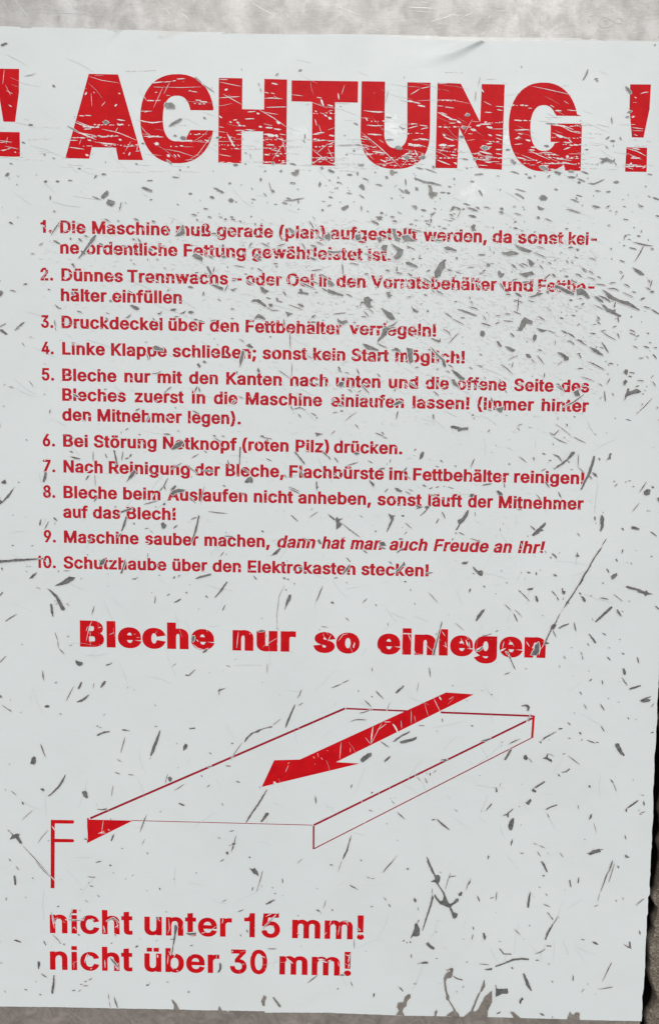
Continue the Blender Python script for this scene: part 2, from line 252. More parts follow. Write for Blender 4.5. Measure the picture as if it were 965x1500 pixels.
# ------------------------------------------------------------------ lettering
FONT_RAW = """
A 943 32 0 396 1000 543 1000 910 0 777 0 564 595 519 732 456 940 482 940 418 729 374 595 167 0/216 279 216 391 727 391 727 279
B 897 118 0 118 1000 474 1000 524 998 569 991 610 980 646 964 678 945 706 923 730 897 749 869 763 838 774 805 780 771 783 735 777 677 760 629 734 591 700 562 661 540 619 524 619 515 667 506 714 483 756 447 791 399 814 340 821 268 819 231 813 196 802 163 787 131 767 102 742 77 712 54 677 35 637 20 592 9 541 2 485 0/245 112 481 112 535 115 581 123 619 137 648 157 670 180 686 207 696 236 699 268 692 317 673 361 642 399 601 429 549 447 488 454 245 454/245 561 468 561 520 566 566 582 605 608 635 642 654 683 660 732 658 763 649 793 635 819 614 843 588 863 556 877 517 885 472 888 245 888
D 987 430 0 189 0 189 112 422 112 481 115 534 124 582 138 625 159 663 185 695 216 723 252 745 293 762 339 775 389 782 443 785 502 782 560 775 614 762 663 745 709 723 749 696 785 665 816 628 842 587 862 541 876 490 885 434 888 183 888 183 1000 443 1000 513 996 579 985 638 966 693 940 742 907 785 868 821 821 852 769 876 710 894 646 904 577 907 502 904 427 893 357 876 292 852 233 821 180 783 134 739 94 689 60 633 34 571 15 504 4/245 1000 245 0 118 0 118 1000
E 823 118 0 118 1000 732 1000 732 888 245 888 245 562 699 562 699 450 245 450 245 112 738 112 738 0
F 806 118 0 118 1000 726 1000 726 888 245 888 245 547 681 547 681 435 245 435 245 0
G 1023 528 -13 463 -10 403 2 346 22 294 49 246 84 204 125 167 173 136 227 111 287 93 353 83 423 79 499 83 576 93 647 111 713 136 773 167 827 203 875 245 916 293 951 344 978 400 998 458 1010 521 1013 597 1008 669 990 735 961 793 922 842 874 883 818 913 755 932 685 802 685 784 732 761 773 733 809 700 839 662 864 620 882 573 892 521 896 478 893 436 884 397 870 360 850 326 824 295 793 269 757 246 715 227 669 214 617 206 561 203 499 206 438 214 382 227 331 246 285 269 243 296 207 327 176 362 150 400 130 440 116 483 107 528 104 569 106 608 113 644 124 678 140 708 160 735 183 759 211 779 242 795 277 806 314 813 355 815 398 854 391 556 391 556 503 940 503 940 393 936 334 926 278 910 226 886 179 857 135 823 97 784 65 740 37 692 15 641 -1 586 -10
I 591 61 0 61 112 232 112 232 888 61 888 61 1000 530 1000 530 888 359 888 359 112 530 112 530 0
K 917 205 286 205 425 273 513 343 596 416 677 715 1000 881 1000 454 542 448 543/118 0 118 1000 245 1000 245 657 244 442 245 380 245 0/732 0 369 509 448 608 882 0
L 772 118 0 118 1000 245 1000 245 112 710 112 710 0
M 1235 118 0 118 1000 298 1000 545 368 565 312 588 241 612 165 632 96 604 96 625 162 649 238 672 311 693 368 936 1000 1116 1000 1116 0 991 0 991 572 992 643 993 725 995 812 997 899 1008 899 978 805 947 713 919 633 896 572 672 0 562 0 335 572 313 631 285 710 254 801 220 899 234 899 236 818 238 731 239 646 240 572 240 0
N 1029 118 0 118 1000 268 1000 674 359 713 296 762 210 813 108 796 105 788 213 785 309 784 383 784 1000 911 1000 911 0 760 0 397 570 349 650 291 749 211 889 234 892 240 754 244 645 246 572 246 0
O 1048 525 -13 462 -10 403 2 348 22 296 49 248 83 206 125 169 172 137 227 112 287 94 352 83 423 79 499 83 576 94 647 112 713 137 773 169 827 206 875 248 916 296 951 348 978 403 998 462 1010 525 1013 587 1010 647 998 702 978 754 951 802 916 844 875 880 827 912 773 937 713 955 647 966 576 969 499 966 423 955 352 937 287 912 227 880 172 844 125 802 83 754 49 702 22 647 2 587 -10/525 104 568 107 610 115 649 130 687 149 721 175 752 205 779 242 803 283 821 330 835 382 843 438 846 499 843 561 835 618 821 670 803 717 779 758 752 795 721 825 687 851 649 870 610 885 568 893 525 896 481 893 439 885 400 870 362 850 328 825 297 794 270 758 246 716 228 669 214 618 206 561 203 499 206 438 214 382 228 330 246 284 270 242 297 206 328 175 362 150 400 130 439 115 481 107
P 874 118 0 118 1000 462 1000 518 997 568 990 613 976 653 958 689 935 719 909 745 879 766 845 782 808 794 769 801 727 803 683 801 640 794 598 782 559 766 522 745 488 719 457 689 430 653 407 613 389 568 376 518 368 462 365 215 365 215 477 457 477 528 483 584 503 626 535 655 577 672 627 677 683 672 740 655 789 626 831 584 862 527 882 456 889 245 889 245 0
R 883 118 0 118 1000 464 1000 519 998 569 990 614 978 655 960 690 939 721 913 746 884 767 851 784 815 795 777 802 736 805 692 802 648 795 607 784 569 767 534 746 501 721 473 690 448 654 427 614 410 569 398 519 391 464 389 189 389 189 501 459 501 530 507 585 524 627 553 656 591 673 637 679 692 673 748 656 796 627 835 585 864 529 882 458 889 245 889 245 0/694 0 452 450 595 450 841 0
S 878 440 -17 387 -15 338 -9 293 3 251 18 213 38 179 61 150 88 126 118 105 152 90 188 80 227 75 268 205 268 217 216 243 172 280 139 327 115 381 101 440 97 504 102 562 118 610 145 648 181 671 224 679 274 673 317 653 352 622 379 582 402 534 421 481 437 361 470 303 489 251 512 207 538 169 568 140 603 119 641 106 684 102 732 105 773 113 811 127 847 147 880 172 910 201 936 234 959 270 979 311 994 353 1005 399 1011 446 1013 495 1011 540 1005 582 994 621 978 657 959 689 936 717 911 741 882 761 850 775 817 784 781 788 743 663 743 656 778 642 810 621 837 594 860 562 878 526 891 486 899 442 901 382 896 329 880 285 855 253 822 233 783 226 738 228 714 234 692 244 673 257 656 292 627 333 606 376 589 417 577 519 549 565 536 612 518 660 496 705 467 744 432 776 388 796 336 803 272 800 233 792 195 779 159 760 125 736 94 707 66 674 42 636 21 593 4 546 -8 495 -15
T 882 62 888 62 1000 819 1000 819 888 505 888 505 0 379 0 379 888
U 1017 509 -16 452 -13 398 -5 349 10 303 30 261 55 225 85 193 119 166 157 145 199 130 243 121 290 118 340 118 1000 244 1000 244 350 252 282 277 222 294 195 315 172 340 151 368 134 399 119 433 109 469 103 509 101 549 103 585 109 619 119 650 134 678 151 702 172 723 195 740 222 764 282 772 350 772 1000 899 1000 899 340 896 290 887 243 871 199 850 157 824 119 792 85 756 55 714 30 669 10 619 -5 566 -13
V 943 401 0 32 1000 166 1000 378 405 423 270 487 60 461 60 525 271 569 405 776 1000 910 1000 546 0
a 765 314 -17 247 -10 186 10 134 42 94 88 79 115 68 144 62 177 60 212 66 270 85 316 114 352 152 380 197 400 246 414 298 424 350 432 459 446 496 452 521 462 537 477 542 501 537 547 524 583 502 612 471 633 432 646 385 650 335 646 293 634 259 615 231 591 211 565 197 538 81 572 112 633 154 680 205 715 261 738 321 751 381 756 423 753 470 746 517 731 562 708 602 675 634 630 655 570 662 494 662 0 544 0 544 102 536 102 519 76 495 48 464 23 423 2 374 -12/335 89 397 96 448 115 488 145 518 183 536 226 542 271 542 373 530 365 510 358 455 346 394 337 345 330 303 323 264 312 230 296 203 274 186 244 181 206 185 171 200 142 224 119 255 103 292 93
b 834 451 -16 389 -10 339 7 300 33 271 61 232 115 220 115 220 0 103 0 103 1000 223 1000 223 628 232 628 270 680 299 708 337 733 387 750 450 756 496 753 538 744 578 729 615 709 649 683 679 652 705 616 727 575 744 530 757 481 765 428 767 371 765 314 757 261 745 212 727 166 705 125 679 89 650 58 616 32 579 11 539 -4 496 -13/433 92 466 94 497 101 524 113 549 129 591 172 621 229 639 297 645 372 639 447 621 513 591 569 550 612 525 628 497 639 466 646 433 648 400 646 369 640 342 629 317 613 276 572 246 517 228 450 221 372 228 294 246 226 276 170 318 128 343 112 370 101 400 94
c 778 407 -16 358 -13 312 -4 269 11 230 32 193 59 161 90 134 126 110 167 91 212 78 261 70 313 67 368 70 425 78 478 91 527 110 572 134 613 161 649 193 681 230 707 269 729 312 744 358 753 407 756 461 752 511 741 558 724 600 700 637 669 668 633 693 591 711 544 595 515 585 543 571 568 553 591 531 611 505 627 476 639 443 646 407 648 372 646 340 639 311 627 285 610 243 565 213 508 195 441 189 368 195 297 213 231 243 174 285 130 311 113 340 101 372 94 407 91 444 94 477 101 506 114 532 130 555 150 573 174 588 201 598 230 713 201 696 153 671 110 639 73 602 42 559 17 512 -1 461 -12
d 834 384 -16 339 -13 296 -4 256 11 219 32 185 58 155 89 129 125 107 166 90 212 77 261 70 314 67 371 70 428 77 481 90 530 108 575 130 616 156 652 186 683 220 709 257 729 297 744 339 753 385 756 448 750 497 733 536 708 565 680 586 652 602 628 611 628 611 1000 731 1000 731 0 615 0 615 115 603 115 586 90 564 61 534 33 496 7 446 -10/402 92 435 94 465 101 492 112 517 128 559 170 589 226 607 294 613 372 607 450 589 517 559 572 518 613 493 629 465 640 435 646 402 648 368 646 337 639 309 628 284 612 243 569 213 513 195 447 189 372 195 297 213 229 243 172 285 129 310 113 338 101 369 94
e 794 417 -16 364 -13 316 -4 271 11 230 32 193 59 161 90 133 126 109 167 91 212 78 260 70 312 67 367 70 423 78 475 91 524 109 569 132 611 159 647 190 679 226 706 266 728 308 743 354 753 403 756 464 751 522 735 578 709 628 670 670 619 702 554 723 475 730 381 730 333 147 333 147 434 664 434 609 397 603 467 585 528 556 578 516 617 492 631 465 641 436 647 403 649 371 647 341 641 313 630 288 616 245 578 214 530 195 474 189 415 189 349 196 273 217 209 233 182 251 158 273 138 297 121 353 98 417 91 460 94 499 104 532 120 561 143 584 172 601 207 717 179 694 124 659 77 612 38 555 9 490 -10
f 499 448 746 448 643 13 643 13 746/158 0 158 848 166 907 188 955 222 993 266 1020 316 1036 368 1042 406 1040 437 1036 477 1024 447 921 422 928 383 932 357 930 336 925 318 916 303 904 285 870 279 823 279 0
g 836 407 -296 330 -291 263 -274 207 -249 162 -216 126 -178 99 -136 199 -80 217 -104 239 -130 267 -154 303 -173 349 -187 407 -191 450 -189 489 -180 524 -167 555 -148 580 -123 598 -92 608 -55 612 -11 612 134 602 134 585 109 563 82 534 54 496 31 446 15 383 9 339 12 298 20 259 34 221 52 187 76 157 105 131 139 108 177 90 220 77 268 70 320 67 376 70 432 77 484 90 532 108 577 130 617 157 652 187 683 221 709 258 729 298 744 340 753 385 756 448 750 498 733 537 708 566 680 588 652 605 627 615 627 615 746 732 746 732 -17 729 -64 721 -106 708 -143 689 -177 665 -205 637 -230 606 -251 571 -267 493 -289/403 116 436 118 466 124 493 134 518 148 559 186 590 238 608 302 614 379 608 454 590 519 560 573 519 614 494 629 466 640 436 646 403 648 369 646 338 639 310 628 285 612 243 570 213 516 195 451 189 379 195 305 214 241 244 188 286 149 311 135 339 124 369 118
h 806 223 446 223 0 103 0 103 1000 223 1000 223 565 201 565 220 613 243 653 269 686 299 712 332 731 368 745 406 753 447 756 518 748 580 724 607 707 631 685 652 660 670 631 684 597 694 560 700 518 702 472 702 0 582 0 582 462 579 504 571 540 556 572 537 598 512 620 483 635 450 644 413 647 362 641 316 624 278 595 248 556 230 506
i 328 103 0 103 746 223 746 223 0/164 870 133 876 106 894 87 919 81 950 87 981 106 1006 133 1024 164 1030 197 1024 224 1006 242 981 248 950 242 919 224 894 197 876
k 748 216 268 216 416 237 416 559 746 708 746 362 392 348 392/103 0 103 1000 223 1000 223 0/578 0 291 365 376 450 732 0
l 372 274 -5 233 -2 198 6 169 20 145 40 127 64 114 93 106 127 103 166 103 1000 223 1000 223 194 227 151 236 122 255 107 287 102 315 103 334 107 355 5 318 -2
m 1199 103 0 103 746 220 746 221 581 211 581 231 635 260 680 297 715 338 739 384 754 431 759 470 756 506 747 537 731 565 709 588 682 607 652 621 617 631 579 614 579 633 631 663 674 702 710 748 737 801 754 858 759 921 752 977 731 1003 715 1025 695 1045 672 1063 646 1077 615 1087 581 1093 543 1095 501 1095 0 974 0 974 499 972 536 963 568 949 594 929 615 905 630 880 641 852 647 823 650 776 644 736 629 703 603 679 570 664 531 659 486 659 0 539 0 539 511 536 540 529 567 516 591 497 611 475 628 450 640 422 647 392 650 350 645 310 629 275 604 247 568 229 523 223 468 223 0
n 805 223 446 223 0 103 0 103 746 219 746 220 565 201 565 220 613 243 653 269 686 299 712 332 731 368 745 406 753 447 756 518 748 580 724 607 707 631 685 652 660 669 631 684 597 694 560 700 518 702 472 702 0 582 0 582 462 579 504 571 540 556 572 537 598 512 620 483 635 450 644 413 647 362 641 316 624 278 595 248 556 230 506
o 816 407 -16 358 -13 312 -4 269 11 230 32 193 59 161 90 134 126 110 167 91 212 78 261 70 313 67 368 70 425 78 478 91 527 110 572 134 613 161 649 193 681 230 707 269 729 312 744 358 753 407 756 457 753 504 744 547 729 587 707 623 681 655 649 683 613 706 572 725 527 738 478 746 425 749 368 746 313 738 261 725 212 706 167 683 126 655 90 623 59 587 32 547 11 504 -4 457 -13/407 91 443 94 476 101 505 113 531 130 574 174 604 231 622 297 628 368 622 441 604 507 574 565 531 610 505 627 476 639 443 646 407 648 372 646 340 639 311 627 285 610 243 565 213 508 195 441 189 368 195 297 213 231 243 174 285 130 311 113 340 101 372 94
p 834 103 -281 103 746 220 746 220 628 232 628 270 680 299 708 337 733 387 750 450 756 496 753 538 744 578 729 615 709 649 683 679 652 705 616 727 575 744 530 757 481 765 428 767 371 765 314 757 261 745 212 727 166 705 125 679 89 650 58 616 32 579 11 539 -4 496 -13 451 -16 389 -10 339 7 301 33 271 61 232 115 223 115 223 -281/433 92 466 94 497 101 524 113 549 129 591 172 621 229 639 297 645 372 639 447 621 513 591 569 550 612 525 628 497 639 466 646 433 648 400 646 369 640 342 629 317 613 276 572 246 517 228 450 221 372 228 294 246 226 276 170 318 128 343 112 370 101 400 94
r 509 103 0 103 746 219 746 219 631 227 631 239 658 255 682 276 703 300 722 327 737 355 748 386 754 419 756 451 756 479 754 479 634 452 638 407 640 357 635 313 618 276 592 247 557 229 515 223 466 223 0
s 717 358 -16 285 -10 220 7 166 35 121 74 89 125 70 185 185 209 194 181 207 156 224 135 244 118 294 97 356 89 393 91 426 98 455 108 481 122 501 140 515 159 524 180 527 202 520 238 499 267 465 289 417 305 293 334 246 348 205 365 170 385 142 409 120 436 104 467 95 501 92 538 94 570 101 599 112 626 128 652 170 695 226 728 293 749 368 756 439 750 499 732 548 704 588 667 617 622 637 570 527 545 508 585 477 620 456 635 431 645 402 652 368 654 336 652 307 646 281 636 257 623 238 606 224 588 216 567 213 545 221 507 244 478 282 456 338 438 451 411 499 398 540 381 574 360 602 337 623 310 639 280 648 246 651 209 649 177 642 147 630 119 614 93 594 68 570 47 542 29 511 13 439 -9
t 447 401 746 401 643 13 643 13 746/128 926 248 926 248 192 253 150 267 120 294 104 335 98 364 100 397 105 419 3 377 -5 331 -8 285 -5 245 4 210 20 181 42 158 69 141 102 131 140 128 183
u 806 358 -10 288 -2 226 21 199 39 175 60 154 86 136 115 122 149 111 186 105 228 103 273 103 746 223 746 223 283 226 242 235 206 249 174 269 147 294 126 323 111 356 102 393 99 444 104 490 122 528 151 557 190 576 240 582 300 582 746 702 746 702 0 586 0 586 181 604 181 585 132 562 92 535 59 505 33 472 14 437 1 399 -7
v 765 319 0 34 746 166 746 325 305 348 238 367 171 404 41 362 41 399 171 418 238 440 305 599 746 730 746 445 0
w 1115 270 0 44 746 171 746 262 420 302 268 344 81 324 81 365 265 405 420 495 746 622 746 711 420 750 267 791 81 769 81 812 266 852 420 944 746 1070 746 844 0 724 0 627 338 599 442 571 551 544 664 571 664 544 551 516 442 487 338 391 0
z 748 82 0 82 90 499 628 499 635 94 635 94 746 654 746 654 650 248 118 248 111 666 111 666 0
ä 765 314 -17 247 -10 186 10 134 42 94 88 79 115 68 144 62 177 60 212 66 270 85 316 114 352 152 380 197 400 246 414 298 424 350 432 459 446 496 452 521 462 537 477 542 501 537 547 524 583 502 612 471 633 432 646 385 650 335 646 293 634 259 615 231 591 211 565 197 538 81 572 112 633 154 680 205 715 261 738 321 751 381 756 423 753 470 746 517 731 562 708 602 675 634 630 655 570 662 494 662 0 544 0 544 102 536 102 519 76 495 48 464 23 423 2 374 -12/335 89 397 96 448 115 488 145 518 183 536 226 542 271 542 373 530 365 510 358 455 346 394 337 345 330 303 323 264 312 230 296 203 274 186 244 181 206 185 171 200 142 224 119 255 103 292 93/513 870 483 876 457 894 439 919 434 950 439 980 457 1006 483 1023 513 1029 544 1023 569 1006 587 980 593 950 587 919 569 894 544 876/231 870 200 876 174 894 157 919 151 950 157 980 174 1006 200 1023 231 1029 261 1023 287 1006 304 980 310 950 304 919 287 894 261 876
ö 816 407 -16 358 -13 312 -4 269 11 230 32 193 59 161 90 134 126 110 167 91 212 78 261 70 313 67 368 70 425 78 478 91 527 110 572 134 613 161 649 193 681 230 707 269 729 312 744 358 753 407 756 457 753 504 744 547 729 587 707 623 681 655 649 683 613 706 572 725 527 738 478 746 425 749 368 746 313 738 261 725 212 706 167 683 126 655 90 623 59 587 32 547 11 504 -4 457 -13/407 91 443 94 476 101 505 113 531 130 574 174 604 231 622 297 628 368 622 441 604 507 574 565 531 610 505 627 476 639 443 646 407 648 372 646 340 639 311 627 285 610 243 565 213 508 195 441 189 368 195 297 213 231 243 174 285 130 311 113 340 101 372 94/549 870 518 876 493 894 475 919 469 950 475 980 493 1006 518 1023 549 1029 579 1023 605 1006 622 980 628 950 622 919 605 894 579 876/266 870 236 876 210 894 192 919 187 950 192 980 210 1006 236 1023 266 1029 297 1023 322 1006 340 980 346 950 340 919 322 894 297 876
ü 806 358 -10 288 -2 226 21 199 39 175 60 154 86 136 115 122 149 111 186 105 228 103 273 103 746 223 746 223 283 226 242 235 206 249 174 269 147 294 126 323 111 356 102 393 99 444 104 490 122 528 151 557 190 576 240 582 300 582 746 702 746 702 0 586 0 586 181 604 181 585 132 562 92 535 59 505 33 472 14 437 1 399 -7/544 870 514 876 488 894 470 919 464 950 470 980 488 1006 514 1023 544 1029 575 1023 600 1006 618 980 623 950 618 919 600 894 575 876/262 870 231 876 205 894 188 919 182 950 188 980 205 1006 231 1023 262 1029 292 1023 318 1006 335 980 341 950 335 919 318 894 292 876
ß 868 240 712 240 0 118 0 118 712 123 783 137 844 161 895 195 938 235 971 281 995 331 1009 387 1013 450 1007 512 988 567 956 612 910 630 882 642 849 650 813 652 773 649 727 639 690 624 659 607 633 575 587 565 563 561 536 567 502 585 474 611 448 643 423 711 369 743 337 769 299 787 253 793 197 791 165 784 135 774 108 760 83 720 41 668 11 604 -7 530 -13 466 -9 407 3 358 20 322 40 368 145 427 114 468 102 521 98 584 105 632 126 649 142 662 160 669 181 672 205 666 242 648 273 622 301 590 328 520 381 488 411 461 446 443 486 438 535 441 572 452 602 468 626 486 648 504 670 520 694 531 724 534 762 532 796 523 825 510 849 491 868 469 883 444 894 416 900 387 902 353 899 323 891 298 876 277 856 261 830 249 797 242 758
0 891 446 -13 392 -10 342 2 297 21 255 47 218 81 186 122 158 169 135 223 117 283 104 349 97 421 94 499 97 577 104 649 118 716 136 776 159 830 187 878 219 918 256 952 298 979 343 998 392 1010 446 1013 499 1010 548 998 594 979 635 952 672 918 704 878 732 830 755 776 773 716 786 649 794 577 797 499 794 421 786 349 773 283 755 223 732 169 705 122 673 81 636 47 594 21 549 2 499 -10/446 97 481 100 513 109 543 124 570 145 595 171 616 203 634 240 649 283 669 382 676 499 669 618 649 717 634 760 616 797 595 829 570 855 543 876 513 891 481 900 446 903 410 900 377 891 348 876 320 855 296 829 275 797 257 760 242 717 222 618 215 499 222 382 242 283 257 240 275 203 296 171 320 145 348 124 377 109 410 100
1 891 150 0 150 107 768 107 768 0/542 1000 542 0 417 0 417 881 169 703 169 839 390 1000
2 891 126 0 126 93 460 450 513 506 555 555 587 600 611 642 625 685 630 730 623 780 605 823 575 857 537 883 491 898 440 903 385 897 339 880 301 851 273 813 255 766 250 711 129 711 131 755 139 796 152 834 169 869 192 902 218 930 248 955 281 976 318 992 357 1004 398 1011 442 1013 486 1011 527 1004 565 992 601 976 634 956 663 932 688 905 710 875 727 842 739 808 747 771 749 732 744 677 729 624 702 569 660 508 602 437 525 353 300 119 300 111 765 111 765 0
3 891 428 -13 341 -5 261 19 224 37 192 59 163 84 138 113 117 145 102 180 91 218 86 259 215 259 226 211 249 171 282 139 325 116 374 103 430 98 488 103 541 119 585 146 618 183 640 229 647 285 641 337 621 386 588 427 540 459 476 480 395 487 308 487 308 588 566 881 566 889 137 889 137 1000 732 1000 732 905 415 547 415 568 469 570 518 567 564 558 606 542 644 522 677 498 705 469 729 437 748 402 762 365 770 326 772 285 770 242 761 202 748 165 728 130 704 98 676 70 643 45 607 24 567 8 523 -4 477 -11
4 891 78 207 78 311 485 1000 611 1000 213 326 213 319 812 319 812 207/554 0 554 238 554 287 554 624 674 624 674 0
5 891 435 -13 391 -11 350 -5 312 6 275 22 242 41 212 64 186 89 163 118 144 150 130 183 122 219 117 256 240 256 250 213 271 175 302 143 341 118 385 103 435 98 492 105 543 127 585 160 617 205 638 258 644 319 637 380 616 435 583 480 540 515 488 537 428 544 378 540 329 528 285 508 252 483 132 497 189 1000 720 1000 720 889 296 889 263 593 305 619 349 639 399 651 451 656 517 649 578 631 632 601 678 561 716 511 745 454 763 390 768 321 766 274 758 229 744 188 725 149 702 113 674 81 642 54 607 30 568 11 526 -3 482 -11
6 891 445 -13 400 -11 357 -3 317 10 280 29 245 52 215 79 189 111 166 146 148 185 135 227 127 271 125 318 133 392 157 470 201 560 270 669 496 1000 633 1000 297 513 286 513 302 541 324 565 352 587 385 603 421 614 462 617 506 615 547 608 585 596 621 579 653 558 681 533 706 504 727 471 743 435 755 396 762 354 764 309 762 263 754 221 741 180 723 143 700 108 674 78 643 51 609 28 572 10 532 -3 490 -11/445 95 500 102 548 123 587 156 618 199 637 251 644 309 637 368 618 419 587 462 548 494 500 515 445 521 390 515 342 495 302 463 271 420 252 370 246 311 252 252 271 200 302 156 342 123 390 102
7 891 191 0 636 881 636 889 122 889 122 1000 768 1000 768 882 324 0
8 891 445 -13 396 -11 350 -4 307 7 266 22 230 42 198 65 170 92 146 121 127 154 113 189 105 226 102 266 108 327 128 384 158 433 199 474 246 504 300 520 265 537 234 554 206 577 182 605 163 637 149 672 141 709 138 748 141 785 148 820 161 853 178 884 199 913 225 938 254 960 287 979 322 994 361 1005 402 1011 445 1013 488 1011 528 1005 566 994 602 979 634 960 663 938 689 913 710 884 728 853 740 820 748 785 750 748 748 709 739 672 726 638 706 605 683 577 655 554 625 537 591 525 643 504 690 474 730 433 761 384 781 327 788 266 785 226 777 189 763 154 744 121 720 92 692 65 659 42 623 22 583 7 540 -4 494 -11/445 97 507 102 560 118 603 145 635 180 655 223 662 272 655 325 634 371 600 409 556 438 504 456 445 462 385 456 333 438 289 409 255 371 234 325 227 272 233 223 253 180 285 145 329 118 382 102/445 569 495 574 539 590 576 616 604 650 622 691 628 738 622 785 605 826 577 859 541 884 496 899 445 904 393 899 349 884 312 859 284 826 267 785 261 738 267 691 284 650 312 616 349 590 394 574
9 891 444 1013 490 1011 532 1003 572 990 610 971 644 948 674 921 701 889 723 854 741 815 754 773 762 729 764 682 756 608 733 530 688 440 619 331 394 0 256 0 593 487 604 487 588 459 565 435 537 413 505 397 468 386 428 383 384 385 343 392 305 404 269 421 237 442 209 467 184 496 163 529 146 565 134 604 127 646 125 691 127 737 135 780 148 820 166 858 189 892 216 922 246 949 280 972 318 990 357 1003 400 1011/444 905 390 898 342 877 302 844 272 801 253 749 246 691 253 632 272 581 302 538 342 506 390 485 444 479 499 485 548 505 588 537 618 580 637 631 644 689 637 748 618 800 588 844 548 877 500 898
. 369 187 -9 153 -2 124 17 104 46 97 81 104 115 124 144 153 164 187 170 222 164 251 144 271 115 277 81 271 46 251 17 222 -2
, 369 74 -235 133 140 269 140 166 -235
; 369 74 -235 133 140 269 140 166 -235/203 532 169 539 140 558 120 587 113 621 120 656 140 685 169 705 203 711 238 705 267 685 287 656 293 621 287 587 267 558 238 539
: 369 187 -9 153 -2 124 17 104 46 97 81 104 115 124 144 153 164 187 170 222 164 251 144 271 115 277 81 271 46 251 17 222 -2/187 532 153 539 124 558 104 587 97 621 104 656 124 685 153 705 187 711 222 705 251 685 271 656 277 621 271 587 251 558 222 539
! 385 132 315 124 1000 260 1000 251 315/193 -9 158 -2 129 17 109 46 103 81 109 115 129 144 158 163 193 170 227 163 256 144 275 115 282 81 275 46 256 17 227 -2
( 537 175 406 181 519 198 636 224 754 259 867 300 971 347 1060 464 1060 416 953 375 842 342 728 317 616 302 508 297 406 302 316 315 225 338 131 370 32 412 -74 464 -189 347 -189 307 -116 273 -42 243 32 219 107 200 183 186 258 178 332
) 537 73 -189 127 -72 169 35 201 135 222 229 235 318 240 406 235 508 219 616 195 728 162 842 121 953 73 1060 190 1060 237 971 279 867 313 754 340 636 356 518 362 406 359 331 351 256 337 180 317 105 293 30 263 -44 229 -117 190 -189
- 891 662 481 662 369 224 369 224 481
– 687 687 481 687 369 0 369 0 481
"""
def box(x0, y0, x1, y1): return [(x0, y0), (x0, y1), (x1, y1), (x1, y0)]
def area(q): return sum(q[i][0] * q[(i + 1) % len(q)][1] - q[(i + 1) % len(q)][0] * q[i][1] for i in range(len(q))) / 2
FONT = {}
for ln in FONT_RAW.strip().split('\n'):
    ch = ln[0]; adv, rest = ln[2:].split(' ', 1); polys = []
    for seg in rest.split('/'):
        n = list(map(int, seg.split())); polys.append([(n[i], n[i + 1]) for i in range(0, len(n), 2)])
    FONT[ch] = [int(adv), polys]
OUT = 1 if area(FONT['n'][1][0]) > 0 else -1
def orient(q): return q if (area(q) > 0) == (OUT > 0) else q[::-1]
FONT['l'] = [326, [box(103, 0, 223, 1000)]]
FONT['I'] = [340, [box(108, 0, 232, 1000)]]
FONT['1'] = [760, [[(440, 0), (440, 700), (225, 700), (225, 792), (330, 800), (405, 850), (445, 1000), (560, 1000), (560, 0)]]]
FONT['t'][1] = [[(104, 640), (10, 640), (10, 746), (104, 746), (104, 930), (224, 945), (224, 746), (350, 746), (350, 640), (224, 640), (224, 170), (240, 118), (290, 100), (352, 106), (352, 2), (290, -8), (210, -2), (140, 40), (106, 110)]]
FONT['t'][0] = 400
for ch, (adv, polys) in FONT.items():
    for i, q in enumerate(polys):
        xs = [p[0] for p in q]; ys = [p[1] for p in q]; wq = max(xs) - min(xs); hq = max(ys) - min(ys)
        if 90 < wq < 170 and 90 < hq < 170:
            cx = (max(xs) + min(xs)) / 2
            if min(ys) > 800: q = box(cx - 60, 895, cx + 60, 1000)
            elif min(ys) < 60: q = box(cx - 60, 0, cx + 60, 118)
            else: q = box(cx - 60, min(ys), cx + 60, min(ys) + 118)
            q = orient(q)
        polys[i] = q
for ch in 'lI1t': FONT[ch][1] = [orient(q) for q in FONT[ch][1]]
def bolder(q, a, b):
    n = len(q); out = []
    for i in range(n):
        p0, p1, p2 = q[i - 1], q[i], q[(i + 1) % n]
        def nrm(u, v):
            dx, dy = v[0] - u[0], v[1] - u[1]; L = math.hypot(dx, dy) or 1
            return (dy / L * OUT, -dx / L * OUT)
        n1, n2 = nrm(p0, p1), nrm(p1, p2)
        k = 1 + n1[0] * n2[0] + n1[1] * n2[1]
        k = max(k, 0.55)
        mx, my = (n1[0] + n2[0]) / k, (n1[1] + n2[1]) / k
        out.append((p1[0] + mx * a, p1[1] + my * b))
    return out
CACHE = {}
def glyph(ch, a, b):
    k = (ch, a, b)
    if k not in CACHE:
        polys = []
        for q in FONT[ch][1]:
            q = bolder(q, a * 1000, b * 1000)
            s = 1000 / (1000 + 2000 * b)
            polys.append([(x / 1000, (y + b * 1000) * s / 1000) for x, y in q])
        CACHE[k] = fill(polys)
    return CACHE[k]
def lean(x): return -0.012 + 0.060 * (x - 90) / 780
def word_mesh(text, x0, x1, bl, slope, cap, a=0.042, b=0.031, track=0.0, slant=0.0, z=Z_INK):
    """text between x0 and x1 on the baseline that passes bl at x0"""
    run, x = [], 0.0
    for ch in text:
        run.append((ch, x)); x += FONT[ch][0] / 1000 + 2 * a * 0.55 + track
    lo, hi = 1e9, -1e9
    for ch, gx in run:
        for p in glyph(ch, a, b)[0]:
            sx = gx + p[0] + slant * p[1]; lo = min(lo, sx); hi = max(hi, sx)
    k = (x1 - x0) / (hi - lo); sh = Sheet()
    for ch, gx in run:
        v, f = glyph(ch, a, b); pts = []
        for p in v:
            X = (gx + p[0] + slant * p[1] - lo) * k; Y = p[1] * cap
            pts.append((x0 + X + lean(x0) * Y, bl + slope * X - Y))
        sh.add(pts, f, z)
    return sh.mesh('word')

